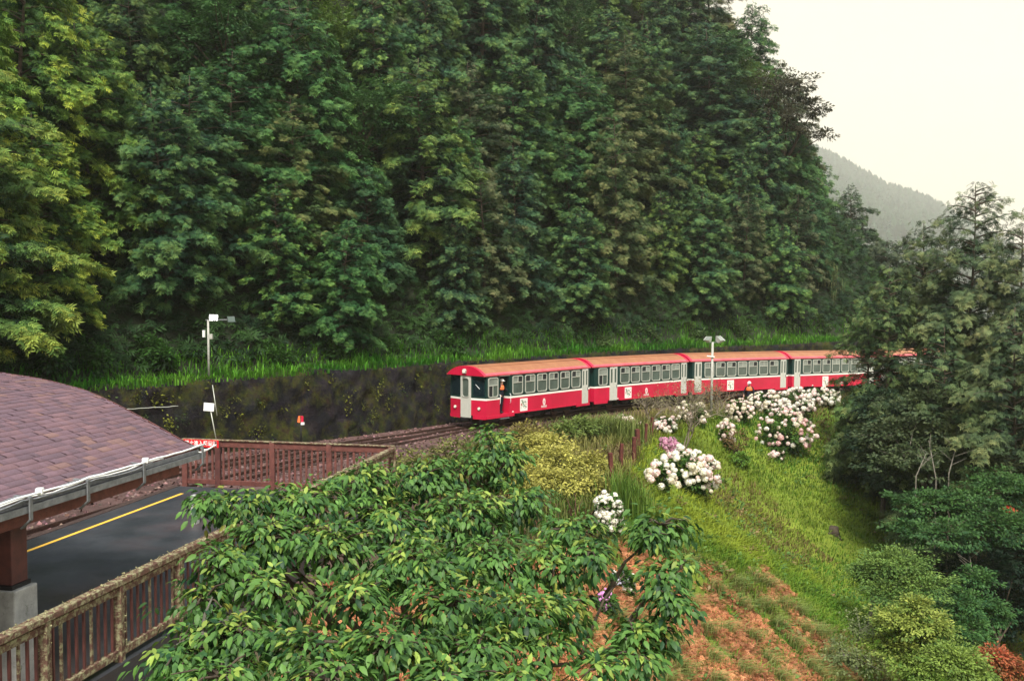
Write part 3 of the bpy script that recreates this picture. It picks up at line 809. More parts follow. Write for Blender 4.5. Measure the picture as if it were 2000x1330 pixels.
def window(root, cx, cz, w_, h_, side, kind, rnd):
    """side -1 near, +1 far; frame ring, crossbar, sliding upper panes"""
    ys = side * (WID / 2)
    fn = lambda x, y, z: (cx + x, ys + side * y, cz + z)
    f = MB(); ring(f, rrect(w_, h_, .13), rrect(w_ - .11, h_ - .11, .09), -.02, .035, fn)
    if kind == 'slide':
        zc = h_ * .13; f.box((cx, ys + side * .012, cz + zc), (w_ - .1, .04, .045)); f.box((cx + .02, ys + side * .012, cz + (zc + h_ / 2) / 2), (.04, .04, h_ / 2 - zc - .05))
    else:
        zc = h_ * .10; f.box((cx, ys + side * .012, cz + zc), (w_ - .1, .04, .045)); f.box((cx - .03, ys + side * .012, cz + (zc - h_ / 2) / 2), (.04, .04, h_ / 2 + zc - .05))
    fo_ = f.build('window', M['frame_grey'], root)
    def pane(x0, x1, z0, z1, m):
        MB().box((cx + (x0 + x1) / 2, ys + side * .004, cz + (z0 + z1) / 2), (x1 - x0, .008, z1 - z0)).build('pane', M[m], fo_)
    hw, hh = w_ / 2 - .05, h_ / 2 - .05; op = rnd.random()
    if kind == 'slide':
        pane(-hw, hw, -hh, zc - .02, 'pane')
        pane(-hw, 0, zc + .02, hh, 'pane_open' if op < .5 else 'pane_pale'); pane(.04, hw, zc + .02, hh, 'pane_pale' if op < .5 or op > .85 else 'pane_open')
    else:
        pane(-hw, hw, zc + .02, hh, 'pane_pale'); pane(-hw, -.05, -hh, zc - .02, 'pane_open'); pane(0, hw, -hh, zc - .02, 'pane')
def door(root, cx, w_, side, folding=True):
    ys = side * WID / 2; d = MB(); z0, z1 = .62, 2.60
    def leaf(x0, x1):
        gw = x1 - x0; ring(d, [(x0, z0 - 0), (x1, z0), (x1, z1), (x0, z1)], [(x0 + gw * .22, 1.66), (x1 - gw * .22, 1.66), (x1 - gw * .22, 2.48), (x0 + gw * .22, 2.48)], 0, .03, lambda x, y, z: (x, ys + side * (.002 + y), z))
        # fill below glass handled by the ring quads
    if folding: leaf(cx - w_ / 2, cx - .008); leaf(cx + .008, cx + w_ / 2)
    else: leaf(cx - w_ / 2, cx + w_ / 2)
    do = d.build('door', M['door_grey'], root)
    g = MB().box((cx, ys + side * .006, 2.07), (w_ - .06, .006, .84)).build('pane', M['pane'], do)
    MB().box((cx + (w_ / 2 - .07), ys + side * .045, 1.45), (.03, .04, .18)).build('handle', M['steel'], do)
    return do
def roof_arc(y, half=WID / 2 + .05, rise=.46): return 2.66 + rise * (1 - abs(y / half) ** 2.3) ** .9 if abs(y) < half else 2.66
def carriage(kind, seed):
    L = 9.2; rnd = random.Random(seed)
    root = empty('train_carriage')
    # lower red body, with deeper skirts at both ends; the side facing the photo has the doorway cut into it on the first car
    open_door = (1.20, 1.95) if kind == 'cab' else None
    lb = MB()
    def shell(mb, z0, z1, prf, mi=0, gap=None):
        if gap is None: mb.prism(prf, z0, z1, mi); return
        x0, x1 = gap; L_ = prf[1][0]; h = WID / 2; inn = h - .75
        nose = prf[0][0]
        mb.prism([(prf[5][0], -.38), (nose, -h), (x0, -h), (x0, -inn), (x0, h), (nose, h), (prf[4][0], .38)], z0, z1, mi)
        mb.prism([(x0, -inn), (x1, -inn), (x1, h), (x0, h)], z0, z1, mi)
        mb.prism([(x1, -h), (L_, -h), (L_, h), (x1, h)], z0, z1, mi)
    shell(lb, .62, 1.40, body_profile(0, 0), gap=open_door)
    lb2 = lb.build('lower_body', M['red_paint'], root)
    sk = MB(); h = WID / 2
    if kind == 'cab':
        for a, b_, y in ((0.14, 1.20, 0), (1.95, 2.35, 0)):
            for s in (-1, 1): sk.prism([(a, s * h - .03), (b_, s * h - .03), (b_, s * h + .03), (a, s * h + .03)], .46, .619)
        for s in (-1, 1): sk.prism([(0.0, s * .45 - .0), (.14, s * h - .03 * s), (.20, s * h - .03 * s), (.06, s * .45)][::s], .44, .619)
        sk.prism([(1.20, -h), (1.95, -h), (1.95, -h + .75), (1.20, -h + .75)], .46, .619)
    else:
        for s in (-1, 1): sk.prism([(0.14, s * h - .03), (1.3, s * h - .03), (1.3, s * h + .03), (0.14, s * h + .03)], .48, .619)
    for s in (-1, 1): sk.prism([(7.9, s * h - .03), (9.2, s * h - .03), (9.2, s * h + .03), (7.9, s * h + .03)], .48, .619)
    for s in (-1, 1): sk.prism([(2.4, s * h - .03), (7.85, s * h - .03), (7.85, s * h + .03), (2.4, s * h + .03)], .575, .619)
    sk.build('skirt', M['red_paint'], root)
    st = MB(); shell(st, 1.401, 1.50, body_profile(0, 0, -.004), gap=open_door); st.build('stripe', M['white_paint'], root)
    ub = MB(); shell(ub, 1.501, 2.66, body_profile(0, 0), gap=open_door); ub.build('upper_body', M['green_paint'], root)
    # roof: shell with red flanks, orange crown, red end arches
    rm_ = MB(); n = 20; half = WID / 2 + .05
    yy = [-half + 2 * half * k / n for k in range(n + 1)]; x0, x1 = -.10, L + .04
    for k in range(n):
        ym = (yy[k] + yy[k + 1]) / 2; mi = 1 if abs(ym) < half * .93 else 0
        if kind != 'cab' and False: mi = 0
        xs = [x0, x0 + .22, x1 - .22, x1]
        for xa, xb, m2 in ((xs[0], xs[1], 2), (xs[1], xs[2], mi), (xs[2], xs[3], 2)):
            V = [(xa, yy[k], roof_arc(yy[k])), (xb, yy[k], roof_arc(yy[k])), (xb, yy[k + 1], roof_arc(yy[k + 1])), (xa, yy[k + 1], roof_arc(yy[k + 1]))]
            rm_.add(V, [(0, 1, 2, 3)], m2, True)
    for xe, s in ((x0, 1), (x1, -1)):
        V = [(xe, y, roof_arc(y)) for y in yy]; V += [(xe, y, 2.655) for y in yy]
        F = [(k, k + 1, n + 2 + k, n + 1 + k)[::s] for k in range(n)]; rm_.add(V, F, 2)
    rm_.box(((x0 + x1) / 2, 0, 2.645), (x1 - x0, 2 * half, .02), mi=2)
    rm_.box(((x0 + x1) / 2, -half + .01, 2.655), (x1 - x0, .03, .07), mi=0); rm_.box(((x0 + x1) / 2, half - .01, 2.655), (x1 - x0, .03, .07), mi=0)
    rf_ = rm_.build('roof', [M['roof_glare_pink'], M['orange_roof'], M['red_paint']], root)
    for y in (-.55, .55):
        MB().tube([(x0 + .35, y, roof_arc(y) + .012), (x1 - .35, y, roof_arc(y) + .012)], .018, 5).build('roof_seam', M['orange_roof'], rf_)
    # windows and doors
    ww, wh, wz = .86, .98, 2.06
    for side in (-1, 1):
        if kind == 'cab':
            if side < 0: window(root, .66, wz - .02, .78, 1.02, side, 'vent', rnd)
            for k in range(6): window(root, 2.62 + 1.04 * k, wz, ww, wh, side, 'slide', rnd)
            door(root, 8.72, .58, side)
        elif kind == 'front_door':
            window(root, .88, wz, .80, 1.02, side, 'vent', rnd); door(root, 1.82, .66, side)
            for k in range(6): window(root, 2.86 + 1.0 * k, wz, ww, wh, side, 'slide', rnd)
            door(root, 8.74, .56, side)
        else:
            door(root, .62, .60, side)
            for k in range(7): window(root, 1.62 + 1.02 * k, wz, ww, wh, side, 'slide', rnd)
            door(root, 8.70, .56, side)
    # markings on the near side
    ys = -WID / 2 - .004
    px_ = {'cab': 3.15, 'front_door': 3.2, 'plain': 3.6}[kind]
    po = MB().box((px_, ys, .98), (.62, .006, .66)); po = po.build('poster', M['poster'], root); tag(po, 'square white poster with a small printed picture')
    ex = px_ + 1.75
    em = MB(); el = [(math.cos(a) * .12, math.sin(a) * .19) for a in np.linspace(0, 2 * PI, 16, endpoint=False)]
    em.prism(el, 0, .004, fn=lambda x, y, z: (ex + x, ys - z, 1.0 + y)); eo = em.build('emblem', M['emblem'], root)
    em = MB(); el = [(math.cos(a) * .05, math.sin(a) * .09) for a in np.linspace(0, 2 * PI, 12, endpoint=False)]
    em.prism(el, .0045, .007, fn=lambda x, y, z: (ex + x, ys - z, 1.0 + y)); em.build('emblem_centre', M['emblem_c'], eo)
    nb = MB()
    for k in range(5): ring(nb, [(ex - .25 + k * .1, .70), (ex - .17 + k * .1, .70), (ex - .17 + k * .1, .80), (ex - .25 + k * .1, .80)], [(ex - .232 + k * .1, .718), (ex - .188 + k * .1, .718), (ex - .188 + k * .1, .782), (ex - .232 + k * .1, .782)], 0, .004, lambda x, y, z: (x, ys - y, z))
    nb.build('number_plate', M['white_paint'], root)
    tr = MB(); tr.prism([(2.16, .66), (2.34, .66), (2.25, .74)], 0, .004, fn=lambda x, y, z: (x, ys - z, y)); tr.build('warning_mark', M['white_paint'], root)
    # running gear
    for bx in (1.75, 7.45):
        bg_ = MB()
        for s in (-1, 1): bg_.box((bx, s * .52, .36), (1.7, .10, .20)); bg_.box((bx, s * .52, .52), (.5, .2, .1))
        bg_.box((bx, 0, .38), (.3, 1.0, .2)); bo = bg_.build('bogie', M['black'], root, bevel=.01)
        for wx_ in (-.6, .6):
            wm_ = MB()
            for s in (-1, 1): wm_.tube([(bx + wx_, s * .36, .31), (bx + wx_, s * .45, .31)], [.31, .31], 16)
            wm_.tube([(bx + wx_, -.36, .31), (bx + wx_, .36, .31)], [.05, .05], 8); wm_.build('wheelset', M['rail_steel'], bo)
    ug = MB(); ug.box((4.6, -.6, .45), (1.3, .5, .28)); ug.box((4.5, .5, .45), (1.8, .5, .28)); ug.tube([(3.0, -.7, .42), (3.7, -.7, .42)], [.16, .16], 10); ug.build('underframe_equipment', M['black'], root)
    if kind == 'cab':
        # front face: grey gangway door, side windows, headlights, lamp
        dm = MB(); ring(dm, [(-.34, .50), (.34, .50), (.34, 2.62), (-.34, 2.62)], rrect_at(0, 2.02, .42, .92, .12), 0, .05, lambda y, t, z: (-.01 - t, y, z)); do = dm.build('end_door', M['door_grey'], root)
        do_f = MB(); ring(do_f, rrect_at(0, 2.02, .50, 1.0, .14), rrect_at(0, 2.02, .42, .92, .12), 0, .02, lambda y, t, z: (-.062 - t, y, z)); do_f.build('door_window_frame', M['frame_grey'], do)
        MB().box((-.03, 0, 2.02), (.01, .44, .94)).build('pane', M['pane'], do)
        for s in (-1, 1):
            g = MB(); fx = lambda y: .14 * (abs(y) - .38) / (WID / 2 - .38)
            y0_, y1_ = .46, 1.14
            V = [(fx(y) - o_, s * y, z) for o_ in (.012, .004) for (y, z) in ((y0_, 1.62), (y1_, 1.62), (y1_, 2.52), (y0_, 2.52))]
            g.add(V, [(0, 1, 2, 3), (4, 7, 6, 5), (0, 4, 5, 1), (1, 5, 6, 2), (2, 6, 7, 3), (3, 7, 4, 0)]); g.build('windscreen', M['windscreen'], root)
            hl = MB(); xh = fx(.82); hl.tube([(xh - .0, s * .82, .98), (xh - .05, s * .82, .98)], [.085, .085], 14); ho = hl.build('headlight', M['frame_grey'], root)
            MB().tube([(xh - .051, s * .82, .98), (xh - .062, s * .82, .98)], [.07, .055], 14).build('lens', M['lamp_lens'], ho)
            tl = MB(); tl.tube([(fx(.6), s * .6, 1.62), (fx(.6) - .05, s * .6, 1.62)], [.04, .04], 10)
        MB().beam((fx(.7) - .03, -.62, 2.2), (fx(.9) - .03, -.86, 1.98), .02, .02).build('wiper', M['white_metal'], root)
        dl = MB(); dl.tube([(-.10, 0, 2.86), (-.2, 0, 2.86)], [.12, .12], 12); dl.box((-.16, 0, 2.77), (.12, .2, .04)); lo = dl.build('roof_lamp', M['frame_grey'], root)
        MB().tube([(-.201, 0, 2.86), (-.21, 0, 2.86)], [.10, .09], 12).build('lens', M['lamp_lens'], lo)
        MB().box((-.12, 0, .42), (.3, .3, .16)).build('coupler', M['black'], root, bevel=.02)
        st_ = MB(); st_.box((1.575, -h + .1, .40), (.7, .3, .04)); st_.build('step', M['steel'], root)
        gr_ = MB()
        for x in (1.16, 1.99): gr_.tube([(x, -h - .01, 1.55), (x, -h - .07, 1.60), (x, -h - .07, 2.1), (x, -h - .01, 2.15)], .014, 5)
        for x in (1.16,): pass
        MB().tube([(1.16, -h - .01, 1.15), (1.16, -h - .07, 1.2), (1.16, -h - .07, 1.6), (1.16, -h - .01, 1.65)], .014, 5).build('grab_rail', M['white_metal'], root)
        MB().tube([(1.99, -h - .01, 1.15), (1.99, -h - .07, 1.2), (1.99, -h - .07, 1.6), (1.99, -h - .01, 1.65)], .014, 5).build('grab_rail', M['white_metal'], root)
        MB().box((1.575, -h - .01, 2.60), (.8, .05, .05)).build('door_header', M['frame_grey'], root)
        MB().box((1.575, -.10, 1.7), (.74, .01, 1.9)).build('vestibule_panel', M['pane_open'], root)
    # gangway bellows behind the car
    MB().box((L + .16, 0, 1.55), (.30, 1.1, 1.9)).build('gangway', M['black'], root)
    return root
def rrect_at(cy, cz, w_, h_, r_): return [(cy + x, cz + z) for x, z in rrect(w_, h_, r_)]
def ring_fix(mb, outer, inner): pass
# ring() needs outlines with equal point counts: resample a rectangle to follow a rounded one
_ring = ring
def ring(mb, outer, inner, y0, y1, fn, mi=0):
    if len(outer) != len(inner):
        xs = [p[0] for p in outer]; zs = [p[1] for p in outer]; cx_, cz_ = (min(xs) + max(xs)) / 2, (min(zs) + max(zs)) / 2
        n = len(inner) // 4; corners = [(max(xs), max(zs)), (min(xs), max(zs)), (min(xs), min(zs)), (max(xs), min(zs))]
        outer = [corners[i // n] if False else corners[min(3, i // n)] for i in range(len(inner))]
    _ring(mb, outer, inner, y0, y1, fn, mi)
# poster picture: blotches of green, red and grey on white
pm_, nt, b = new_mat('poster_print')
c = ramp(nt, noise(nt, 5.5, 3, .6), [(.36, (.35, .05, .05)), (.43, (.75, .72, .6)), (.52, (.80, .80, .74)), (.58, (.12, .2, .12)), (.66, (.3, .3, .22))])
tc = nt.nodes.new('ShaderNodeTexCoord'); sx = nt.nodes.new('ShaderNodeSeparateXYZ'); nt.links.new(tc.outputs['Generated'], sx.inputs[0])
def band(o):
    m1 = nt.nodes.new('ShaderNodeMath'); m1.operation = 'COMPARE'; nt.links.new(o, m1.inputs[0]); m1.inputs[1].default_value = .5; m1.inputs[2].default_value = .40; return m1.outputs[0]
m2 = nt.nodes.new('ShaderNodeMath'); m2.operation = 'MULTIPLY'; nt.links.new(band(sx.outputs['X']), m2.inputs[0]); nt.links.new(band(sx.outputs['Z']), m2.inputs[1])
nt.links.new(mixc(nt, (.8, .79, .74), c, m2.outputs[0]), b.inputs['Base Color']); M['poster'] = pm_
M['emblem'] = plain('emblem_white', (.75, .62, .58), .5); M['emblem_c'] = plain('emblem_pink', (.62, .25, .25), .5)
M['windscreen'] = plain('dark_windscreen', (.006, .016, .02), .08)
labels = ['nearest red carriage of the train, with grey end door and open side doorway',
          'second red carriage from the near end of the train, right behind the open doorway carriage',
          'third red carriage of the train, behind the pale lamp pole by the track',
          'fourth red carriage of the train, its far end hidden by the brownish conifer',
          'farthest red carriage, seen only in glimpses through the right-hand conifers']
cars = []
for i in range(5):
    kind = ('cab', 'front_door', 'plain', 'plain', 'plain')[i]
    c_ = carriage(kind, i + 3) if i < 3 else copy_tree(cars[2])
    a, b_ = ends[i], ends[i + 1]; d = (b_ - a).normalized(); left = Vector((-d.y, d.x))
    o_ = a + left * (WID / 2) + d * .03
    c_.location = (o_.x, o_.y, rail_z[i])
    pitch_ = math.atan2(rail_z[i + 1] - rail_z[i], LC)
    c_.rotation_euler = (0, -pitch_, math.atan2(d.y, d.x)); 
    sc_ = ((b_ - a).length) / 9.5; c_.scale = (sc_, 1, 1)
    tag(c_, labels[i], 'train carriage', 'red carriages of the train'); cars.append(c_)

# ------------------------------------------------------------------ tracks
cl = []
for i in range(6):
    a, b_ = (ends[i], ends[min(i + 1, 5)]) if i < 5 else (ends[4], ends[5]); d = (b_ - a).normalized()
    cl.append(ends[i] + Vector((-d.y, d.x)) * WID / 2)
trackA = [Vector(p) for p in ((-15.6, -4), (-13.6, 8), (-12.2, 18), (-10.7, 26), (-8.3, 34.5), (-5.4, 41.2))] + cl + [cl[-1] + (cl[-1] - cl[-2]) * 1.0]
trackB = [Vector(p) for p in ((-19.2, -2), (-17.4, 8), (-15.9, 17), (-14.4, 24.5), (-11.9, 32), (-8.6, 38.8), (-5.0, 44.2), (-2.0, 48.1))]
def resample(P, step):
    P = chaikin(P, 3); out = [P[0]]; acc = 0
    for a, b_ in zip(P[:-1], P[1:]):
        L_ = (b_ - a).length; t = step - acc
        while t <= L_: out.append(a.lerp(b_, t / L_)); t += step
        acc = L_ - (t - step)
    return out
def tz(p): # top of sleeper level
    return float(bed_z(p.x, p.y)) + .03
zfit_y = [e.y for e in ends]; 
def railtop(p):
    return float(np.interp(p.y, [20, 36, 44] + zfit_y, [tz(Vector((0, 20))) + .2, tz(Vector((0, 36))) + .17, -6.36] + rail_z))
def track(P, label, y_sl):
    root = empty('railway_track', (P[3].x, P[3].y, tz(P[3])), 0, label, 'railway track')
    R_ = resample(P, .75); N_ = normals(R_)
    for s in (-1, 1):
        pts_ = [(p.x + n.x * s * .41, p.y + n.y * s * .41, railtop(p) - .06) for p, n in zip(R_, N_)]
        mb = MB(); V = []; F = []
        for (x, y, z), n in zip(pts_, N_):
            for (o_, h_) in ((-.05, -.07), (-.012, -.055), (-.03, .02), (-.03, .06), (.03, .06), (.03, .02), (.012, -.055), (.05, -.07)):
                V.append((x + n.x * o_, y + n.y * o_, z + h_))
        for i in range(len(pts_) - 1):
            for k in range(7): F.append((i * 8 + k, i * 8 + k + 1, i * 8 + 9 + k, i * 8 + 8 + k))
        mb.add(V, F); kid(mb, 'rail', M['rail_steel'], root)
    sl_ = None; R_ = resample(P, .62); N_ = normals(R_); cnt = 0
    for p, n in zip(R_, N_):
        if y_sl[0] < p.y < y_sl[1] and cnt < 98:
            me_src = sl_.data if sl_ else None
            if sl_ is None:
                sl_ = MB().box((0, 0, -.07), (1.55, .19, .15)).build('sleeper', M['sleeper'], root); o = sl_
            else: o = link('sleeper', me_src, root)
            o.matrix_parent_inverse = Matrix.Translation(-root.location)
            o.location = (p.x, p.y, railtop(p) - .13); o.rotation_euler = (0, 0, math.atan2(n.y, n.x)); cnt += 1
    return root
track(trackA, 'narrow railway track leading under the front of the red train', (20, 75))
track(trackB, 'narrow railway track nearest the mossy wall, joining the train track', (20, 48))

# loose stones of the track bed
r = np.random.default_rng(14)
n = 16000; X = r.uniform(-24, 2, n); Y = r.uniform(18, 56, n)
dl_ = sdist(X, Y, W); m = (dl_ < -.7) & (dl_ > -12) & in_view(X, Y, bed_z(X, Y)); fx = (X - YEL0.x) * EDGE_D.y - (Y - YEL0.y) * EDGE_D.x
m &= ~((fx > -.7) & (Y < 26.2)); X, Y = X[m], Y[m]; N = len(X)
P = np.stack([X, Y, height(X, Y) + .01], -1)
OV = np.array([(1, 0, 0), (-1, 0, 0), (0, 1, 0), (0, -1, 0), (0, 0, 1), (0, 0, -1)], float); OF = np.array([(0, 2, 4), (2, 1, 4), (1, 3, 4), (3, 0, 4)])
Rm = frames(unit(r.normal(size=(N, 3))), r.normal(size=(N, 3)))
c = np.array([.13, .075, .07]) * r.uniform(.4, 1.9, (N, 1)) * (1 + r.normal(0, .08, (N, 3)))
S_ = r.uniform(.03, .085, (N, 1)) * np.array([1.2, 1, .7])
Vb, Fb, Cb = scatter(OV, OF, Rm, P, S_, c)
stone = leafy('ballast_stone', .85, 0, .2, .3)
tag(link('ballast', np_mesh('ballast', Vb, Fb, stone, Cb)), kind='stuff')

# ------------------------------------------------------------------ people
def person(joints, edges, radii, mat_at, name='person', loc=(0, 0, 0), rz=0, label='', mats=(), scale=1.0):
    me = bpy.data.meshes.new(name); me.from_pydata([Vector(j) for j in joints], edges, []); o = bpy.data.objects.new('tmp', me); COL.objects.link(o)
    md = o.modifiers.new('s', 'SKIN'); md.use_smooth_shade = True; ss = o.modifiers.new('ss', 'SUBSURF'); ss.levels = 2; ss.render_levels = 2
    for i, r_ in enumerate(radii): v = me.skin_vertices[0].data[i]; v.radius = r_ if hasattr(r_, '__len__') else (r_, r_)
    me.skin_vertices[0].data[0].use_root = True
    m2 = bpy.data.meshes.new_from_object(o.evaluated_get(bpy.context.evaluated_depsgraph_get())); bpy.data.objects.remove(o)
    m2.materials.clear()
    for k in mats: m2.materials.append(k)
    for p in m2.polygons: p.material_index = mat_at(p.center); p.use_smooth = True
    root = empty('person', loc, rz, label, 'person'); root.scale = (scale,) * 3
    link('body', m2, root); return root
# x forward (facing), y left, z up
def std_body(armR, armL, legR, legL):
    Jn = [(0, 0, .95), (0, 0, 1.18), (.01, 0, 1.38), (.02, 0, 1.50), (.04, 0, 1.60), (.04, 0, 1.72)]
    Rd = [(.15, .12), (.15, .11), (.17, .11), .055, (.085, .095), .06]
    E = [(0, 1), (1, 2), (2, 3), (3, 4), (4, 5)]
    for s, arm in ((-1, armR), (1, armL)):
        b0 = len(Jn); Jn.append((0, s * .19, 1.42)); Rd.append(.058); E.append((2, b0)); prev = b0
        for p, rad in zip(arm, (.045, .034, .03)): Jn.append(p); Rd.append(rad); E.append((prev, len(Jn) - 1)); prev = len(Jn) - 1
        hand = Vector(arm[-1]); fdir = (hand - Vector(arm[-2])).normalized()
        for k in range(5):
            a = Vector((.012, (k - 2) * .016, -.0)); tip = hand + fdir * (.085 if 0 < k < 4 else .06) + a
            Jn.append(tuple(hand + fdir * .04 + a)); Rd.append(.010); E.append((prev, len(Jn) - 1)); Jn.append(tuple(tip)); Rd.append(.008); E.append((len(Jn) - 2, len(Jn) - 1))
    for s, leg in ((-1, legR), (1, legL)):
        prev = 0
        for p, rad in zip(leg, (.085, .062, .045, .04)): Jn.append(p); Rd.append(rad); E.append((prev, len(Jn) - 1)); prev = len(Jn) - 1
    return Jn, E, Rd
cl_mats = [M['dark_cloth'], M['skin'], M['black'], M['orange_vest']]
def mat_fn(shirt=3, handz=None):
    def f(c):
        if c.z > 1.50: return 1
        if c.z < .09: return 2
        if abs(c.y) > .20 and c.z < 1.0 and c.z > .7: return 1
        return shirt if 1.12 < c.z < 1.47 and abs(c.y) < .2 else 0
    return f
def dress(root, hat_mat):
    hb_ = MB(); V = []; F = []
    for k in range(6):
        el = PI / 2 * k / 5
        for j in range(14):
            az = 2 * PI * j / 14; V.append((.04 + math.cos(az) * math.cos(el) * .128, math.sin(az) * math.cos(el) * .118, 1.68 + math.sin(el) * .13))
    for k in range(5):
        for j in range(14): F.append((k * 14 + j, k * 14 + (j + 1) % 14, (k + 1) * 14 + (j + 1) % 14, (k + 1) * 14 + j))
    hb_.add(V, F, 0, True); hb_.box((.165, 0, 1.685), (.07, .17, .015)); hb_.build('helmet', hat_mat, root)
    f = MB(); f.add([(.125, -.012, 1.665), (.125, .012, 1.665), (.118, 0, 1.69), (.155, 0, 1.655), (.125, 0, 1.645)], [(0, 3, 2), (3, 1, 2), (0, 4, 3), (4, 1, 3)]); f.build('nose', M['skin'], root)
    e = MB(); e.box((.128, -.032, 1.69), (.008, .024, .012)); e.build('eye', M['black'], root)
    e = MB(); e.box((.128, .032, 1.69), (.008, .024, .012)); e.build('eye', M['black'], root)
    e = MB(); e.box((.126, 0, 1.622), (.008, .045, .010)); e.build('mouth', M['post_rust'], root)
c0 = cars[0]; d0v = (ends[1] - ends[0]).normalized(); lf = Vector((-d0v.y, d0v.x))
pp = ends[0] + d0v * 1.60 + lf * .22
Jn, E, Rd = std_body([(.02, -.36, 1.22), (.12, -.38, 1.02), (.16, -.38, .97)], [(.10, .34, 1.22), (.22, .40, 1.08), (.25, .42, 1.04)], [(.02, -.10, .88), (.05, -.11, .50), (0, -.11, .08), (.14, -.12, .05)], [(.02, .10, .88), (-.02, .11, .50), (-.06, .11, .08), (.08, .12, .05)])
p1 = person(Jn, E, Rd, mat_fn(0), loc=(pp.x, pp.y, rail_z[0] + .62), rz=math.atan2(-lf.y, -lf.x) + .25, label='train guard in dark clothes and white helmet standing in the open carriage doorway', mats=cl_mats)
dress(p1, M['helmet'])
def vest(root, mat):
    v = MB(); V = []; F = []; n = 14
    prof_ = [(1.24, .19, .145), (1.32, .205, .145), (1.42, .19, .13), (1.47, .12, .09)]
    for z, ry, rx in prof_:
        for j in range(n): a = 2 * PI * j / n; V.append((.01 + math.cos(a) * rx, math.sin(a) * ry, z))
    for k in range(len(prof_) - 1):
        for j in range(n): F.append((k * n + j, k * n + (j + 1) % n, (k + 1) * n + (j + 1) % n, (k + 1) * n + j))
    v.add(V, F, 0, True); v.build('vest', mat, root)
vest(p1, M['orange_vest'])
gp2 = at(1463, 800, 56.5)
Jn, E, Rd = std_body([(.02, -.30, 1.18), (.10, -.32, .95), (.12, -.32, .90)], [(.06, .30, 1.2), (.20, .26, 1.05), (.24, .22, 1.02)], [(.02, -.10, .88), (.08, -.11, .50), (.12, -.11, .08), (.26, -.12, .05)], [(.0, .10, .88), (-.04, .11, .50), (-.12, .11, .08), (.02, .12, .05)])
p2 = person(Jn, E, Rd, mat_fn(0), loc=(gp2.x, gp2.y, hz(gp2.x, gp2.y)), rz=-1.9, label='person in navy clothes, orange vest and pale cap beside the third carriage', mats=cl_mats)
dress(p2, M['helmet']); vest(p2, M['orange_vest'])

# ------------------------------------------------------------------ poles, sign, signal, stakes
def pole_obj(name, label, cat, base, top, rad, mat='pole'):
    root = empty(name, base, 0, label, cat)
    kid(MB().tube([base, top], [rad, rad * .75], 8), 'pole', M[mat], root); return root
# speaker pole on the green bank
M['floodlight'] = plain('grey_floodlight', (.12, .14, .15), .4)
b_ = at(408, 742, 39.4); g_ = hz(b_.x, 39.4); base = Vector((b_.x, 39.4, g_ - .1)); top = at(409, 625, 39.4); top.x = base.x
pl = pole_obj('lamp_pole', 'slim grey pole with two floodlights on the green bank above the wall', 'lamp pole', base, Vector(top), .055)
def flood(root, c, yaw, tilt, s=1.0):
    f = MB(); Rt = Matrix.Rotation(yaw, 3, 'Z') @ Matrix.Rotation(tilt, 3, 'X')
    q_ = lambda x, y, z: tuple(Vector(c) + Rt @ Vector((x * s, y * s, z * s)))
    V = [q_(*p) for p in ((-.13, .12, -.1), (.13, .12, -.1), (.13, .12, .1), (-.13, .12, .1), (-.24, -.14, -.2), (.24, -.14, -.2), (.24, -.14, .2), (-.24, -.14, .2))]
    f.add(V, [(0, 1, 2, 3), (0, 4, 5, 1), (1, 5, 6, 2), (2, 6, 7, 3), (3, 7, 4, 0)])
    fo_ = kid(f, 'floodlight', M['floodlight' if s in (.8, .7) else 'white_metal'], root)
    g = MB(); g.add([q_(*p) for p in ((-.22, -.135, -.18), (.22, -.135, -.18), (.22, -.135, .18), (-.22, -.135, .18))], [(0, 1, 2, 3)])
    go_ = g.build('glass', M['pane' if s in (.8, .7) else 'pane_pale'], fo_)
kid(MB().beam(top + Vector((-.1, 0, .0)), top + Vector((1.1, 0, .02)), .05, .05), 'crossbar', M['steel'], pl)
flood(pl, top + Vector((.27, -.1, .05)), .3, -.5, .8); flood(pl, top + Vector((.98, -.1, .0)), .7, -.4, .7)
m_ = at(402, 652, 39.3); kid(MB().box((base.x - .17, 39.35, m_.z), (.10, .12, .3)), 'switch_box', M['white_metal'], pl, bevel=.01)
kid(MB().box((base.x + .13, 39.35, m_.z - .12), (.14, .12, .22)), 'meter_box', M['pole'], pl, bevel=.01)
# lamp pole beside the train
b_ = at(1389, 800, 52.5); base = Vector((b_.x, 52.5, hz(b_.x, 52.5) - .1)); top = at(1391, 668, 52.5); top.x = base.x + .05
pl2 = pole_obj('lamp_pole', 'pale rusty pole with two white floodlights standing in front of the third carriage', 'lamp pole', base, Vector(top), .085)
flood(pl2, top + Vector((-.25, -.05, .12)), -.9, -.9, .85); flood(pl2, top + Vector((.36, -.05, .10)), .8, -.9, 1.05)
kid(MB().beam(top + Vector((-.35, 0, -.02)), top + Vector((.4, 0, -.02)), .05, .05), 'crossbar', M['steel'], pl2)
m_ = at(1389, 697, 52.4); kid(MB().beam(m_ + Vector((-.24, 0, .06)), m_ + Vector((.2, 0, .0)), .06, .06), 'bracket', M['white_metal'], pl2)
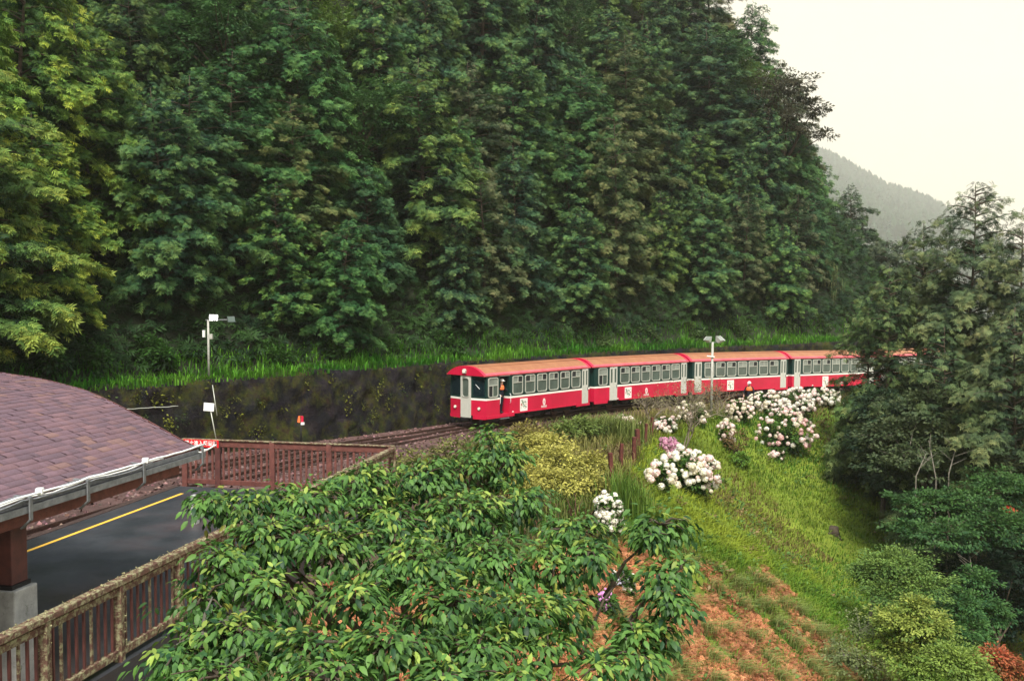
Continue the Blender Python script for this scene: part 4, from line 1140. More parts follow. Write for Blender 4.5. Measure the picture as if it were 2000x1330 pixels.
# white blank sign by the wall
s0 = at(408, 795, 36.6); gb = hz(at(420, 862, 36.6).x, 36.6); sgn = empty('blank_sign', (at(421, 862, 36.6).x, 36.6, gb), 0, 'small blank white square sign on a thin leaning rod in front of the mossy wall', 'sign')
kid(MB().box(s0, (.42, .03, .33), 0, rot=Matrix.Rotation(.08, 3, 'Y')), 'board', M['white_metal'], sgn, bevel=.01)
kid(MB().tube([s0 + Vector((.05, .03, -.1)), at(424, 868, 36.6)], .02, 6), 'rod', M['frame_grey'], sgn)
tag(MB().tube([at(415, 752, 37.2), at(424, 812, 36.9)], .018, 5).build('thin_rod', M['frame_grey']), 'thin grey rod hanging down the wall face beside the white sign', 'rod')
pts_ = []
for px in np.linspace(242, 348, 12):
    y_ = 33.9 + (px - 242) * .010; pts_.append(at(px, 799 - (px - 242) * .055 + random.uniform(-.8, .8), y_))
tag(MB().tube(pts_, .013, 5).build('wall_pipe', M['frame_grey']), 'thin white pipe running along the dark mossy wall by the roof', 'pipe')
# switch signal
sp = at(588, 852, 39.5); gz = hz(sp.x, 39.5); sgl = empty('switch_signal', (sp.x, 39.5, gz), 0, 'small red and dark track signal at the foot of the mossy wall', 'signal')
z1 = at(588, 822, 39.5).z
kid(MB().tube([(sp.x, 39.5, gz - .1), (sp.x, 39.5, z1 + .1)], .03, 6), 'post', M['black'], sgl)
kid(MB().prism([(-.14, 0), (-.02, -.02), (-.01, .28), (-.1, .26)], -.02, .02, fn=lambda x, y, z: (sp.x + x, 39.45 + z, z1 + y - .05)), 'red_blade', M['orange_vest'], sgl)
kid(MB().prism([(.02, 0), (.12, .02), (.12, .26), (.02, .28)], -.02, .02, fn=lambda x, y, z: (sp.x + x, 39.45 + z, z1 + y - .05)), 'red_blade', M['red_paint'], sgl)
kid(MB().box((sp.x + .1, 39.4, z1 - .1), (.14, .1, .1)), 'lamp_case', M['white_metal'], sgl)
# leaning timber stakes along the shoulder
stakes = [(1194, 937, 884, 30.5, .13, 'nearest red brown timber stake of the row along the bank edge'), (1213, 893, 866, 33.8, .12, 'second nearest of the red brown stakes, short, beside the red bush'), (1238, 893, 853, 35.2, .13, 'middle red brown stake, tall, in front of the reddish grass'), (1246, 866, 838, 39.5, .17, 'thick red brown stake behind the middle one'), (1261, 855, 827, 41.5, .10, 'farthest thin brown stake of the row, beside the white hydrangea'), (1273, 842, 815, 44.5, .13, 'grey brown stake under the bare twiggy bush')]
for (px, yb, yt, Y, wd, lb_) in stakes:
    a = at(px, yt, Y); g = hz(a.x, Y)
    m = MB(); m.box((a.x, Y, (a.z + g - .3) / 2), (wd, wd, a.z - g + .3), .2, rot=Matrix.Rotation(random.uniform(-.06, .06), 3, 'Y') @ Matrix.Rotation(.3, 3, 'Z'))
    tag(m.build('timber_stake', M['post_rust'], bevel=.01), lb_, 'stake', 'timber stakes along the bank edge')
# tree stump on the lawn
g = ground_at(1628, 1042)
sm_ = MB(); sm_.tube([g + Vector((0, 0, -.2)), g + Vector((0, 0, .12)), g + Vector((.02, 0, .33))], [.34, .24, .20], 9)
for a in range(5): sm_.tube([g + Vector((0, 0, .05)), g + Vector((math.cos(a * 1.3) * .5, math.sin(a * 1.3) * .5, -.12 - .25 * math.cos(a * 1.3)))], [.10, .04], 5)
tag(sm_.build('tree_stump', M['bark']), 'old brown tree stump on the open grassy slope', 'stump')
# ------------------------------------------------------------------ green bank and undergrowth above the wall
def on_hill(d0, d1): return lambda X, Y: (lambda d: (d > d0) & (d < d1) & in_view(X, Y, height(X, Y)))(sdist(X, Y, W))
def gcol(r, N, c1, c2, X, Y, s=.5, seed=31):
    k = np.clip(vnoise(X, Y, s, seed) * 1.4 - .2 + r.normal(0, .18, N), 0, 1)[:, None]
    return (np.array(c1) * (1 - k) + np.array(c2) * k) * r.uniform(.75, 1.25, (N, 1))
r = np.random.default_rng(41)
P = slope_sample(r, 60000, -26, 40, 22, 90, on_hill(-.4, 2.5)); N = len(P)
dW_ = sdist(P[:, 0], P[:, 1], W); P[:, 2] = np.maximum(P[:, 2], -3.35)
Lb = r.uniform(.14, .42, N) * (1 + vnoise(P[:, 0], P[:, 1], .7, 3))
c = gcol(r, N, (.035, .17, .014), (.15, .36, .035), P[:, 0], P[:, 1])
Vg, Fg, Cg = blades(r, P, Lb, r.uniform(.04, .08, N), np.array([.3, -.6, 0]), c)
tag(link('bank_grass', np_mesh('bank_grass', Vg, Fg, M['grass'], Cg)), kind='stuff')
P = slope_sample(r, 40000, -26, 45, 22, 100, on_hill(2.0, 17)); N = len(P)
P[:, 2] += r.uniform(0, .9, N) * vnoise(P[:, 0], P[:, 1], .9, 8)
c = gcol(r, N, (.008, .026, .010), (.030, .070, .016), P[:, 0], P[:, 1], .8)
D = unit(r.normal(size=(N, 3)) + np.array([.3, -.6, .1])); Rm = frames(D, np.array([0, -.3, 1.0]) + r.normal(0, .4, (N, 3)))
Vg, Fg, Cg = scatter(SPV, SPF, Rm, P, r.uniform(.25, .6, N), c, SPS)
tag(link('undergrowth', np_mesh('undergrowth', Vg, Fg, M['leaf_conifer'], Cg)), kind='stuff')

def bush(name, label, lobes, base=None, n_clump=60, n_leaf=30, clump_r=.3, leaf=(.1, .2), cat='bush', group=None, mat='leaf_small', stems=6, seed=0, bark='bark', **kw):
    """lobes in world coordinates: [(centre Vector, (rx, ry, rz))]; parts foliage + stems"""
    c0_ = lobes[0][0]; bx, by = (base if base else (c0_[0], c0_[1])); loc = Vector((bx, by, hz(bx, by) - .1))
    rr_ = np.random.default_rng(seed + 100); LL = [(tuple(Vector(c_) - loc), rad) for c_, rad in lobes]
    (V_, F_, C_), cc = leaf_cloud(rr_, LL, n_clump, n_leaf, clump_r, leaf, **kw)
    root = empty(name, loc, 0, label, cat, group)
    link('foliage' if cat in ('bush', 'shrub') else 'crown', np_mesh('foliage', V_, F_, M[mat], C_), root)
    mb = MB(); top = max(l[0][2] for l in LL)
    if cat == 'tree':
        h = min(l[0][2] - l[1][2] for l in LL) * .8; h = max(h, top * .25); t = Vector((.1, 0, h)); mb.tube([(0, 0, -.3), (0.05, 0, h * .5), t], [.022 * top + .04, .017 * top + .03, .012 * top + .02], 7)
        limbs(mb, t, [l[0] for l in LL], .009 * top + .015, seed=seed)
        for l in LL[:8]:
            near = [c_ for c_ in cc if (Vector(c_) - Vector(l[0])).length < max(l[1]) * 1.1][:7]; limbs(mb, l[0], [tuple(x) for x in near], .004 * top + .008, seed=seed + 1)
        mb.build('trunk', M[bark], root)
    else:
        limbs(mb, (0, 0, 0), [tuple(c_) for c_ in cc[::max(1, len(cc) // stems)]], .02 + .008 * top, n=4, seed=seed); mb.build('stems', M[bark], root)
    return root
def lobe_px(px, py, Y, rx, ry, dep=None):
    c_ = at(px, py, Y); s = Y / FP; return (c_, (rx * s, dep if dep else rx * s * .8, ry * s))

# bushes along the foot of the slope, as seen above the train and along the wall
foot = [(70, 690, 33, 60, 35, 0), (170, 700, 34, 50, 30, 0), (290, 690, 36, 60, 30, 0), (520, 690, 42, 45, 22, 1), (630, 675, 44, 60, 28, 1), (740, 680, 47, 50, 26, 1), (850, 668, 50, 60, 30, 1), (960, 672, 53, 50, 24, 1),
        (1060, 668, 56, 45, 22, 1), (1150, 665, 60, 45, 22, 2), (1240, 655, 64, 50, 26, 2), (1330, 652, 68, 50, 28, 2), (1420, 648, 72, 55, 32, 2), (1510, 645, 77, 50, 34, 2), (1590, 648, 82, 40, 34, 2), (1650, 640, 86, 40, 40, 2)]
for i, (px, py, Y, rx, ry, k) in enumerate(foot):
    c1, c2 = [((.010, .035, .010), (.04, .10, .018)), ((.014, .045, .012), (.05, .12, .018)), ((.03, .065, .022), (.09, .14, .04))][k]
    # stand it on the bank at that line of sight
    ctr = at(px, py, Y); yy = np.arange(28, 100, .25); cx_ = ctr.x / Y; d_ = sdist(cx_ * yy, yy, W); j = np.nonzero(d_ > 2.3)[0]; Y = float(yy[j[0]]) if len(j) else Y
    L_ = [lobe_px(px, py, Y + .5, rx * .7, ry), lobe_px(px - rx * .5, py + ry * .35, Y, rx * .5, ry * .7), lobe_px(px + rx * .5, py + ry * .3, Y, rx * .5, ry * .7)]
    where = ['behind the shelter roof', 'above the mossy wall', 'just above the train roof'][k]
    bush('bush', ['dark green', 'bright green', 'pale green'][k] + ' bush at the foot of the slope %s' % where, L_, n_clump=75, n_leaf=26, clump_r=.35, leaf=(.12, .26), c1=c1, c2=c2, group='bushes at the slope foot ' + where, seed=i, flat=.7, cat='bush')
# tall plumes right of the slope foot
g = Vector((at(1603, 600, 84).x, 84, 0)); r = np.random.default_rng(6)
def tuft(name, label, x, y, n, L, wid, c1, c2, spread=.4, curl=.9, group=None, cat='grass tuft', lean=None, seed=0, patch=.25):
    r = np.random.default_rng(seed + 500); P = np.stack([x + r.normal(0, patch, n), y + r.normal(0, patch, n), np.zeros(n)], 1)
    P[:, 2] = height(P[:, 0], P[:, 1]); k = r.random((n, 1)); c = np.array(c1) * (1 - k) + np.array(c2) * k
    V_, F_, C_ = blades(r, P, r.uniform(.6, 1.1, n) * L, np.full(n, wid), lean, c, curl, spread=spread)
    o_ = link(name, np_mesh(name, V_ - np.array([x, y, hz(x, y)]), F_, M['grass'], C_), None, (x, y, hz(x, y)))
    return tag(o_, label, cat, group)
tuft('pampas_grass', 'pale tall plume grass at the right foot of the slope', at(1603, 600, 84).x, 84, 320, 2.8, .05, (.08, .12, .04), (.22, .22, .10), curl=1.0, seed=1, patch=.8)
# moss cushions and ferns on the wall
r = np.random.default_rng(44); n = 520
k = r.integers(0, len(wp) - 1, n); f = r.random(n) ** .7; cl_ = vnoise(arc[k], f * 5, .4, 55); m = (cl_ > .40) & (wy[k] < 52); k, f = k[m], f[m]; n = len(k)
P0 = np.stack([wx[k] - wnx[k] * (.72 - .42 * f), wy[k] - wny[k] * (.72 - .42 * f), zb[k] + (-3.3 - zb[k]) * f], -1)
rep = 22; P = np.repeat(P0, rep, 0) + r.normal(0, .13, (n * rep, 3)); N = len(P)
c = np.repeat(np.where(r.random((n, 1)) < .75, np.array([[.10, .11, .014]]), np.array([[.035, .06, .014]])) * r.uniform(.5, 1.3, (n, 1)), rep, 0) * r.uniform(.7, 1.3, (N, 1))
D = unit(r.normal(size=(N, 3)) * .7 + np.repeat(np.stack([-wnx[k], -wny[k], -.4 + 0 * f], -1), rep, 0)); Rm = frames(D, np.array([0, 0, 1.0]) + r.normal(0, .4, (N, 3)))
Vg, Fg, Cg = scatter(KV, KF, Rm, P, r.uniform(.06, .16, N), c)
tag(link('wall_moss', np_mesh('wall_moss', Vg, Fg, M['leaf_small'], Cg)), kind='stuff')

# ------------------------------------------------------------------ lawn
DEAD = [(1060, 1110), (1180, 1080), (1290, 1060), (1380, 1130), (1480, 1210), (1560, 1290), (1630, 1350), (300, 1420), (420, 1150), (760, 1120)]
STREAK = [(1470, 1110), (1515, 1125), (1600, 1230), (1690, 1340), (1610, 1340), (1540, 1220)]
def pxy(P): return 1000 + FP * P[:, 0] / P[:, 1], 590 - FP * P[:, 2] / P[:, 1]
r = np.random.default_rng(51)
valley = lambda X, Y: (lambda d: (d > -1.5) & (d < 26) & in_view(X, Y, height(X, Y), -20, 2020))(-sdist(X, Y, S))
Pa = slope_sample(r, 46000, -2, 45, 13, 34, valley); Pb = slope_sample(r, 62000, 0, 50, 28, 76, valley); P = np.concatenate([Pa, Pb])
u, v = pxy(P); dead = in_poly(u, v, DEAD) | in_poly(u, v, STREAK); P = P[~dead | (r.random(len(P)) < .4)]; N = len(P); u, v = pxy(P)
k = np.clip(vnoise(P[:, 0], P[:, 1], .11, 61) * 1.2 + .5 * vnoise(P[:, 0], P[:, 1], .7, 62) - .35 + r.normal(0, .15, N), 0, 1)[:, None]
c = np.array([.055, .155, .016]) * (1 - k) + np.array([.25, .30, .03]) * k
br = (vnoise(P[:, 0], P[:, 1], .25, 63) > .66)[:, None] & (r.random((N, 1)) < .6); c = np.where(br, np.array([.15, .115, .04]), c)
c = c * r.uniform(.75, 1.3, (N, 1))
dn = unit(np.array([[.9, -.25, 0]])); Lb = r.uniform(.10, .34, N) * (.7 + .6 * vnoise(P[:, 0], P[:, 1], .9, 64)) * np.interp(P[:, 1], [14, 60], [.8, 1.25])
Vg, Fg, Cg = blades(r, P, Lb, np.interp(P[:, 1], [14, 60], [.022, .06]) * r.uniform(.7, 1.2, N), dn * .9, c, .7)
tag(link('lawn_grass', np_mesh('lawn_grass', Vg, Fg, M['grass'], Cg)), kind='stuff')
# dry reddish fern clippings
def drymask(X, Y):
    z = height(X, Y); u = 1000 + FP * X / Y + 60 * (vnoise(X, Y, 1.4, 73) - .5); v = 590 - FP * z / Y + 50 * (vnoise(X, Y, 1.1, 74) - .5)
    return in_poly(u, v, DEAD) | in_poly(u, v, STREAK)
P = slope_sample(r, 70000, -4, 16, 11, 33, drymask)
m = .6 * vnoise(P[:, 0], P[:, 1], 1.1, 71) + .4 * vnoise(P[:, 0], P[:, 1], 3.1, 75) + r.normal(0, .08, len(P)) > .37; P = P[m]; N = len(P); P[:, 2] += r.uniform(.02, .16, N)
k = r.random((N, 1)); c = np.array([.30, .095, .045]) * (1 - k) + np.array([.62, .29, .14]) * k; c = c * (.6 + .7 * vnoise(P[:, 0], P[:, 1], 1.5, 72))[:, None] * r.uniform(.7, 1.2, (N, 1))
Rm = frames(unit(r.normal(size=(N, 3)) * [1, 1, .35] + [.3, -.1, -.1]), np.array([0, 0, 1.0]) + r.normal(0, .5, (N, 3)))
Vg, Fg, Cg = scatter(SPV, SPF, Rm, P, r.uniform(.05, .14, N), c, SPS)
tag(link('dry_fern_litter', np_mesh('dry_fern_litter', Vg, Fg, M['leaf_small'], Cg)), kind='stuff')
# long arching grass around the dry patch
edge = [(1285, 1075), (1340, 1110), (1400, 1160), (1450, 1195), (1500, 1150), (1490, 1190), (1520, 1230), (1550, 1270), (1500, 1300), (1450, 1320), (1390, 1300), (1330, 1320), (1250, 1300), (1180, 1310), (1580, 1310), (1600, 1330), (1480, 1140), (1530, 1190), (1570, 1240), (1420, 1240), (1350, 1190), (1270, 1240), (1140, 1250), (1300, 1340), (1400, 1345), (1520, 1335), (1440, 1150), (1620, 1290), (1640, 1335), (1230, 1335), (1470, 1255), (1380, 1240), (1560, 1200), (1600, 1250), (1310, 1270), (1205, 1225)]
for i, (px, py) in enumerate(edge):
    g = ground_at(px, py)
    tuft('grass_tuft', 'arching pale green grass tuft around the reddish dry patch', g.x, g.y, 110, .62, .018, (.12, .18, .03), (.36, .38, .14), spread=.55, curl=1.0, group='arching grass tufts around the dry patch', lean=np.array([.7, -.2, 0]), seed=i, patch=.13)
# weeds on the shelf beside the track
r = np.random.default_rng(81)
shelf = lambda X, Y: (lambda d: (d > -6.2) & (d < .4) & (sdist(X, Y, W) < -6.3) & in_view(X, Y, height(X, Y), 640, 1720))(-sdist(X, Y, S))
P = slope_sample(r, 26000, -4, 34, 24, 72, shelf); N = len(P)
c = gcol(r, N, (.085, .105, .022), (.22, .20, .06), P[:, 0], P[:, 1], .5, 82)
rb = (vnoise(P[:, 0], P[:, 1], .35, 83) > .58)[:, None]; c = np.where(rb & (r.random((N, 1)) < .5), np.array([.12, .065, .04]), c)
Vg, Fg, Cg = blades(r, P, r.uniform(.25, .75, N) * (.5 + vnoise(P[:, 0], P[:, 1], .6, 84)), np.full(N, .035), None, c, .6, spread=.7)
tag(link('track_side_weeds', np_mesh('track_side_weeds', Vg, Fg, M['grass'], Cg)), kind='stuff')

# ------------------------------------------------------------------ hydrangeas
def flower_head_mesh(name, cols, seed):
    r = np.random.default_rng(seed); n = 46
    i = np.arange(n) + .5; ph = np.arccos(1 - 1.75 * i / n); th = PI * (1 + 5 ** .5) * i
    d = np.stack([np.cos(th) * np.sin(ph), np.sin(th) * np.sin(ph), np.cos(ph)], 1); P = d * np.array([.5, .5, .42]) * r.uniform(.88, 1.08, (n, 1))
    QV = np.array([(-.5, -.18, 0), (-.18, -.5, .02), (.18, -.5, 0), (.5, -.18, .03), (.5, .18, 0), (.18, .5, .02), (-.18, .5, 0), (-.5, .18, .03)]); QF = np.array([tuple(range(8))])
    t = unit(np.cross(d, np.array([.3, .2, 1.0]))); Rm = frames(t, d + r.normal(0, .2, (n, 3)))
    c = np.array(cols)[r.integers(0, len(cols), n)] * r.uniform(.85, 1.08, (n, 1))
    V_, F_, C_ = scatter(QV, QF, Rm, P, r.uniform(.24, .32, n), c)
    return np_mesh(name, V_, F_, M['petal'], C_)
FH = {k: [flower_head_mesh('flower_head', c, 9 + i) for i in range(3)] for k, c in dict(white=[(.80, .78, .68), (.72, .70, .55), (.80, .74, .70)], pink=[(.78, .62, .56), (.80, .72, .64), (.70, .45, .42)], cream=[(.70, .64, .48), (.62, .55, .38), (.75, .66, .56)],
      pinker=[(.72, .42, .40), (.75, .52, .48), (.62, .34, .32)], mauve=[(.50, .22, .32), (.40, .16, .26), (.60, .35, .42)], lilac=[(.62, .58, .78), (.75, .72, .80)], violet=[(.68, .25, .60), (.78, .42, .70)]).items()}
def hydrangea(label, cx, cy, rx, ry, kinds, n, hs=(.20, .32), seed=0, Y=None, tall=1.0, group=None):
    Yg = Y or ground_at(cx, cy + ry * .85).y; s = Yg / FP; c_ = at(cx, cy, Yg + rx * s * .25); q_ = random.Random(seed)
    gz = hz(c_.x, c_.y); rad = Vector((rx * s, rx * s * .8, max(ry * s, .3))); cen = Vector((c_.x, c_.y, c_.z))
    root = empty('hydrangea_bush', (c_.x, c_.y, gz), 0, label, 'bush', group)
    loc = root.location.copy(); rr_ = np.random.default_rng(seed)
    (V_, F_, C_), cc = leaf_cloud(rr_, [(tuple(cen - loc), tuple(rad * .92))], max(14, n // 2), 34, rx * s * .25, (.12, .24), c1=(.02, .06, .014), c2=(.07, .15, .025), flat=.8, inner=.3)
    low = Vector((0, 0, (cen.z - loc.z) * .45))
    (V2, F2, C2), _ = leaf_cloud(rr_, [(tuple(low), (rad.x * .7, rad.y * .7, max(.3, (cen.z - loc.z) * .6)))], max(10, n // 4), 26, rx * s * .25, (.12, .24), c1=(.02, .05, .014), c2=(.06, .12, .022), flat=.9, inner=.1)
    V_, F_, C_ = join([(V_, F_, C_), (V2, F2, C2)])
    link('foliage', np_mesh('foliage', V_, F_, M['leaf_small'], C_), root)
    mb = MB(); limbs(mb, (0, 0, -.1), [tuple(c__) for c__ in cc[::5]], .03, n=4, seed=seed); mb.build('stems', M['bark'], root)
    done = []; tries = 0
    while len(done) < n and tries < n * 30:
        tries += 1; d = Vector((q_.gauss(0, 1), q_.gauss(-.55, 1), q_.gauss(.35, .9))).normalized()
        if d.z < -.55 or d.y > .75: continue
        e = 1 + q_.gauss(0, .09); p = cen + Vector((d.x * rad.x, d.y * rad.y, d.z * rad.z)) * e
        if min([(p - o).length for o in done] + [9]) < hs[0] * .72 and q_.random() < .85: continue
        done.append(p); kd = kinds[min(len(kinds) - 1, int(q_.random() * len(kinds)))]
        o = link('flower_head', FH[kd][q_.randrange(3)], root); sz = q_.uniform(hs[0] * .7, hs[1]) * (1 if q_.random() < .8 else .6); o.location = p - loc; o.scale = (sz, sz, sz)
        o.rotation_euler = (Vector((0, 0, 1)).rotation_difference((d * .8 + Vector((0, -.1, .6))).normalized())).to_euler()
    return root
W1, P1 = ['white', 'white', 'cream', 'pink'], ['pink', 'white', 'pink', 'cream', 'pinker']
hyd = [('large dense white hydrangea bush in the middle of the grassy slope', 1346, 925, 60, 46, W1, 100, {}),
       ('small sparse white hydrangea on the left flank of the large one', 1288, 935, 26, 32, W1, 16, {}),
       ('dark mauve pink hydrangea under the twiggy bare bush', 1306, 873, 20, 18, ['mauve'], 34, {}),
       ('white hydrangea left of the twiggy bare bush', 1298, 832, 24, 16, ['white', 'white', 'pink'], 30, {}),
       ('faded pinkish hydrangea beside the tall grass near the stakes', 1221, 824, 26, 12, ['pink', 'cream'], 26, {}),
       ('cream hydrangea behind the twiggy bare bush', 1348, 810, 36, 22, ['cream', 'cream', 'pink'], 34, {}),
       ('narrow pinkish cream hydrangea with brown leaves right of the bare bush', 1419, 848, 16, 28, ['pink', 'cream'], 24, {}),
       ('dull cream hydrangea in front of the third carriage', 1446, 805, 26, 24, ['cream', 'pink'], 46, {}),
       ('large pink and white hydrangea at the top of the open slope', 1532, 846, 56, 46, P1, 100, {}),
       ('pinkish low hydrangea trailing below the large pink one', 1517, 888, 14, 13, ['pink'], 12, {}),
       ('white hydrangea below the feet of the person in navy', 1494, 790, 34, 24, W1, 80, {}),
       ('white hydrangea between its two neighbours in front of the carriage joint', 1552, 790, 38, 30, ['white', 'white', 'pink'], 90, {}),
       ('white hydrangea farthest right, in front of the fourth carriage', 1606, 777, 36, 19, W1, 70, {}),
       ('tall narrow white hydrangea next to the foreground tree', 1188, 1008, 26, 42, ['white'], 95, dict(hs=(.15, .22))),
       ('white hydrangea low down behind the foreground tree leaves', 1216, 1140, 24, 26, ['white', 'lilac'], 34, dict(hs=(.09, .15))),
       ('bright violet pink hydrangea low down behind the foreground tree leaves', 1181, 1180, 14, 32, ['violet'], 30, dict(hs=(.07, .12)))]
for i, (lb_, cx_, cy_, rx_, ry_, kd, n_, kw) in enumerate(hyd):
    hydrangea(lb_, cx_, cy_, rx_, ry_, kd, n_, seed=i + 20, group='hydrangea bushes on the slope', **{**dict(hs=(.20, .33)), **kw})

# twiggy bare bush
def twig_tree(label, px, py, Y, H, seed, levels=5, lean=(0, 0), spread=.62, name='bare_bush', leaves=None):
    q_ = random.Random(seed); g = Vector((at(px, py, Y).x, Y, 0)); g.z = hz(g.x, g.y); root = empty(name, g, 0, label, 'bush'); mb = MB(); tips = []
    def grow(p, d, L_, rad, lv):
        e = p + d * L_; mid = (p + e) / 2 + Vector((q_.uniform(-1, 1), q_.uniform(-1, 1), q_.uniform(-1, 1))) * L_ * .08
        mb.tube([p, mid, e], [rad, rad * .8, rad * .6], 4 if lv < 3 else 5, cap=False)
        if lv == 0: tips.append(e); return
        for _ in range(3 if lv > 1 else 2):
            nd = (d + Vector((q_.gauss(0, spread), q_.gauss(0, spread), q_.gauss(.05, spread * .6)))).normalized(); grow(e, nd, L_ * q_.uniform(.6, .85), rad * .6, lv - 1)
    for k in range(3): grow(Vector((0, 0, -.1)), Vector((lean[0] + q_.gauss(0, .3), lean[1] + q_.gauss(0, .2), 1)).normalized(), H * .3, .05, levels)
    mb.build('branches', M['twig'], root)
    if leaves:
        r_ = np.random.default_rng(seed); T = np.repeat(np.array([tuple(t) for t in tips]), leaves[2], 0); T = T + r_.normal(0, .12, T.shape); N_ = len(T)
        k = r_.random((N_, 1)); c_ = np.array(leaves[0]) * (1 - k) + np.array(leaves[1]) * k
        Rm_ = frames(r_.normal(size=(N_, 3)) + [0, 0, -.3], np.array([0, 0, 1.0]) + r_.normal(0, .5, (N_, 3)))
        V_, F_, C_ = scatter(KV, KF, Rm_, T, r_.uniform(.05, .11, N_), c_); link('foliage', np_mesh('foliage', V_, F_, M['leaf_small'], C_), root)
    return root
g = ground_at(1333, 888)
twig_tree('grey bare twiggy bush among the hydrangeas on the slope', 1333, 888, g.y, 4.0, 3, lean=(.25, 0), leaves=((.16, .15, .06), (.28, .26, .12), 2))
g = ground_at(1385, 812)
twig_tree('reddish leaved thin shrub in front of the third carriage', 1400, 812, g.y, 2.4, 8, levels=4, lean=(.2, 0), leaves=((.20, .07, .035), (.32, .16, .07), 4), name='red_leaf_shrub')
g = ground_at(1282, 830)
twig_tree('dry leafless shrub with straw coloured twigs below the carriage joint', 1270, 830, g.y, 2.2, 12, levels=4, lean=(.3, 0), leaves=((.20, .18, .07), (.3, .27, .13), 2), name='dry_shrub')
g = ground_at(1235, 1000)
tuft('spiky_plant', 'spiky green plant between the stakes and the white hydrangeas', g.x, g.y, 420, 1.5, .03, (.05, .12, .015), (.16, .24, .04), curl=.6, seed=31, patch=.35, cat='plant')
g = ground_at(1190, 862)
tuft('tall_grass', 'tall arching green grass clump beside the row of stakes', g.x, g.y, 700, 1.9, .04, (.07, .11, .02), (.19, .22, .06), curl=.9, seed=32, patch=.7, cat='grass tuft')
g = ground_at(1195, 900)
tuft('reddish_grass', 'reddish brown tall grass behind the nearest stakes', g.x, g.y, 320, .95, .03, (.11, .075, .035), (.20, .17, .07), curl=1.1, seed=33, patch=.65, cat='grass tuft')
g = ground_at(1430, 905)
bush('bush', 'small bright green bush at the foot of the narrow cream hydrangea', [lobe_px(1446, 898, g.y, 18, 13)], n_clump=24, n_leaf=24, clump_r=.18, leaf=(.1, .18), c1=(.05, .12, .02), c2=(.12, .22, .03), seed=61)
g = ground_at(1425, 885)
bush('bush', 'brownish bush at the stem of the narrow cream hydrangea', [lobe_px(1438, 862, g.y, 26, 22)], n_clump=34, n_leaf=20, clump_r=.3, leaf=(.08, .15), c1=(.07, .04, .02), c2=(.2, .13, .05), seed=62)

# yellow-green bamboo-like bush between tree and stakes
bl = [lobe_px(1090, 915, 31, 75, 45), lobe_px(1040, 955, 29, 60, 45), lobe_px(1130, 960, 29, 62, 42), lobe_px(1060, 875, 34, 55, 28), lobe_px(1160, 920, 31, 35, 35)]
bush('bamboo_bush', 'large yellow green fine-leaved bush between foreground tree and stakes', bl, n_clump=420, n_leaf=42, clump_r=.3, leaf=(.07, .15), c1=(.15, .16, .03), c2=(.42, .39, .09), seed=63, flat=.8, droop=.5, stems=30)
bush('olive_bush', 'small olive brown bush just in front of the first carriage', [lobe_px(1022, 850, 37, 40, 20), lobe_px(1075, 862, 36, 35, 20)], n_clump=90, n_leaf=26, clump_r=.3, leaf=(.08, .16), c1=(.08, .07, .02), c2=(.26, .22, .06), seed=64, flat=.8)
bush('green_bush', 'mid green bush behind the yellow green one, below the carriage joint', [lobe_px(1130, 835, 41, 45, 18), lobe_px(1100, 850, 39, 30, 20)], n_clump=90, n_leaf=26, clump_r=.3, leaf=(.1, .2), c1=(.05, .09, .02), c2=(.15, .2, .045), seed=65, flat=.8)
bush('bush', 'dull green bush behind the end fence at the tree edge', [lobe_px(900, 888, 29, 70, 25), lobe_px(820, 910, 28, 60, 25), lobe_px(980, 900, 30, 50, 30)], n_clump=150, n_leaf=26, clump_r=.3, leaf=(.08, .16), c1=(.06, .075, .02), c2=(.17, .17, .05), seed=66, flat=.8)

# broad-leaved weeds dotted over the lawn
r = np.random.default_rng(88)
P0 = slope_sample(r, 900, 2, 45, 15, 66, lambda X, Y: valley(X, Y) & (vnoise(X, Y, .3, 89) > .45)); rep = 16
P = np.repeat(P0, rep, 0); N = len(P); o = r.normal(0, .11, (N, 3)); o[:, 2] = np.abs(o[:, 2]) * .8 + .05; P = P + o
k = r.random((N, 1)); c = np.array([.03, .09, .02]) * (1 - k) + np.array([.13, .22, .05]) * k; dry_ = np.repeat(r.random((len(P0), 1)) < .25, rep, 0); c = np.where(dry_, np.array([.22, .16, .07]), c)
Rm = frames(unit(o * [1, 1, .2] + r.normal(0, .03, (N, 3))), np.array([0, 0, 1.0]) + r.normal(0, .4, (N, 3)))
Vg, Fg, Cg = scatter(KV, KF, Rm, P, r.uniform(.08, .2, N), c)
tag(link('lawn_weeds', np_mesh('lawn_weeds', Vg, Fg, M['leaf_small'], Cg)), kind='stuff')
# ------------------------------------------------------------------ conifers at the right
def big_conifer(label, px, py_top, Y, R, seed, colour=(1, 1, 1), group=None, **kw):
    p = at(px, py_top, Y); g = hz(p.x, Y); H = p.z - g + .3
    root = empty('conifer_tree', (p.x, Y, g - .3), 0, label, 'tree', group)
    gp_ = at(1780, 690, Y); kw['gaps'] = [((q_.x - p.x, 0, q_.z - g + .3), (a_ * Y / 50, 9, b_ * Y / 50)) for q_, a_, b_ in ((gp_, 1.25, .62), (at(1680, 716, Y), 1.35, .85))]
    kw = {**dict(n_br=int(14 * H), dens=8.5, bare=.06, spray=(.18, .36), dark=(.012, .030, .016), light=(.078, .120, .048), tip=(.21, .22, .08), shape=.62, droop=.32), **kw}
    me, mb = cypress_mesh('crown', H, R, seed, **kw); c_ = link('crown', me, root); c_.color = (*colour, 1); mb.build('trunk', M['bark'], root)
    return root
big_conifer('tall brownish green conifer at the right, the highest on the valley side', 1900, 362, 49, 4.7, 71, open_=.1)
big_conifer('brownish conifer left of the tallest right-hand one, hiding the far carriages', 1800, 436, 53, 3.9, 72, open_=.08)
big_conifer('olive conifer overlapping the end of the fourth carriage', 1735, 520, 50, 2.7, 73, colour=(.9, 1, .8))
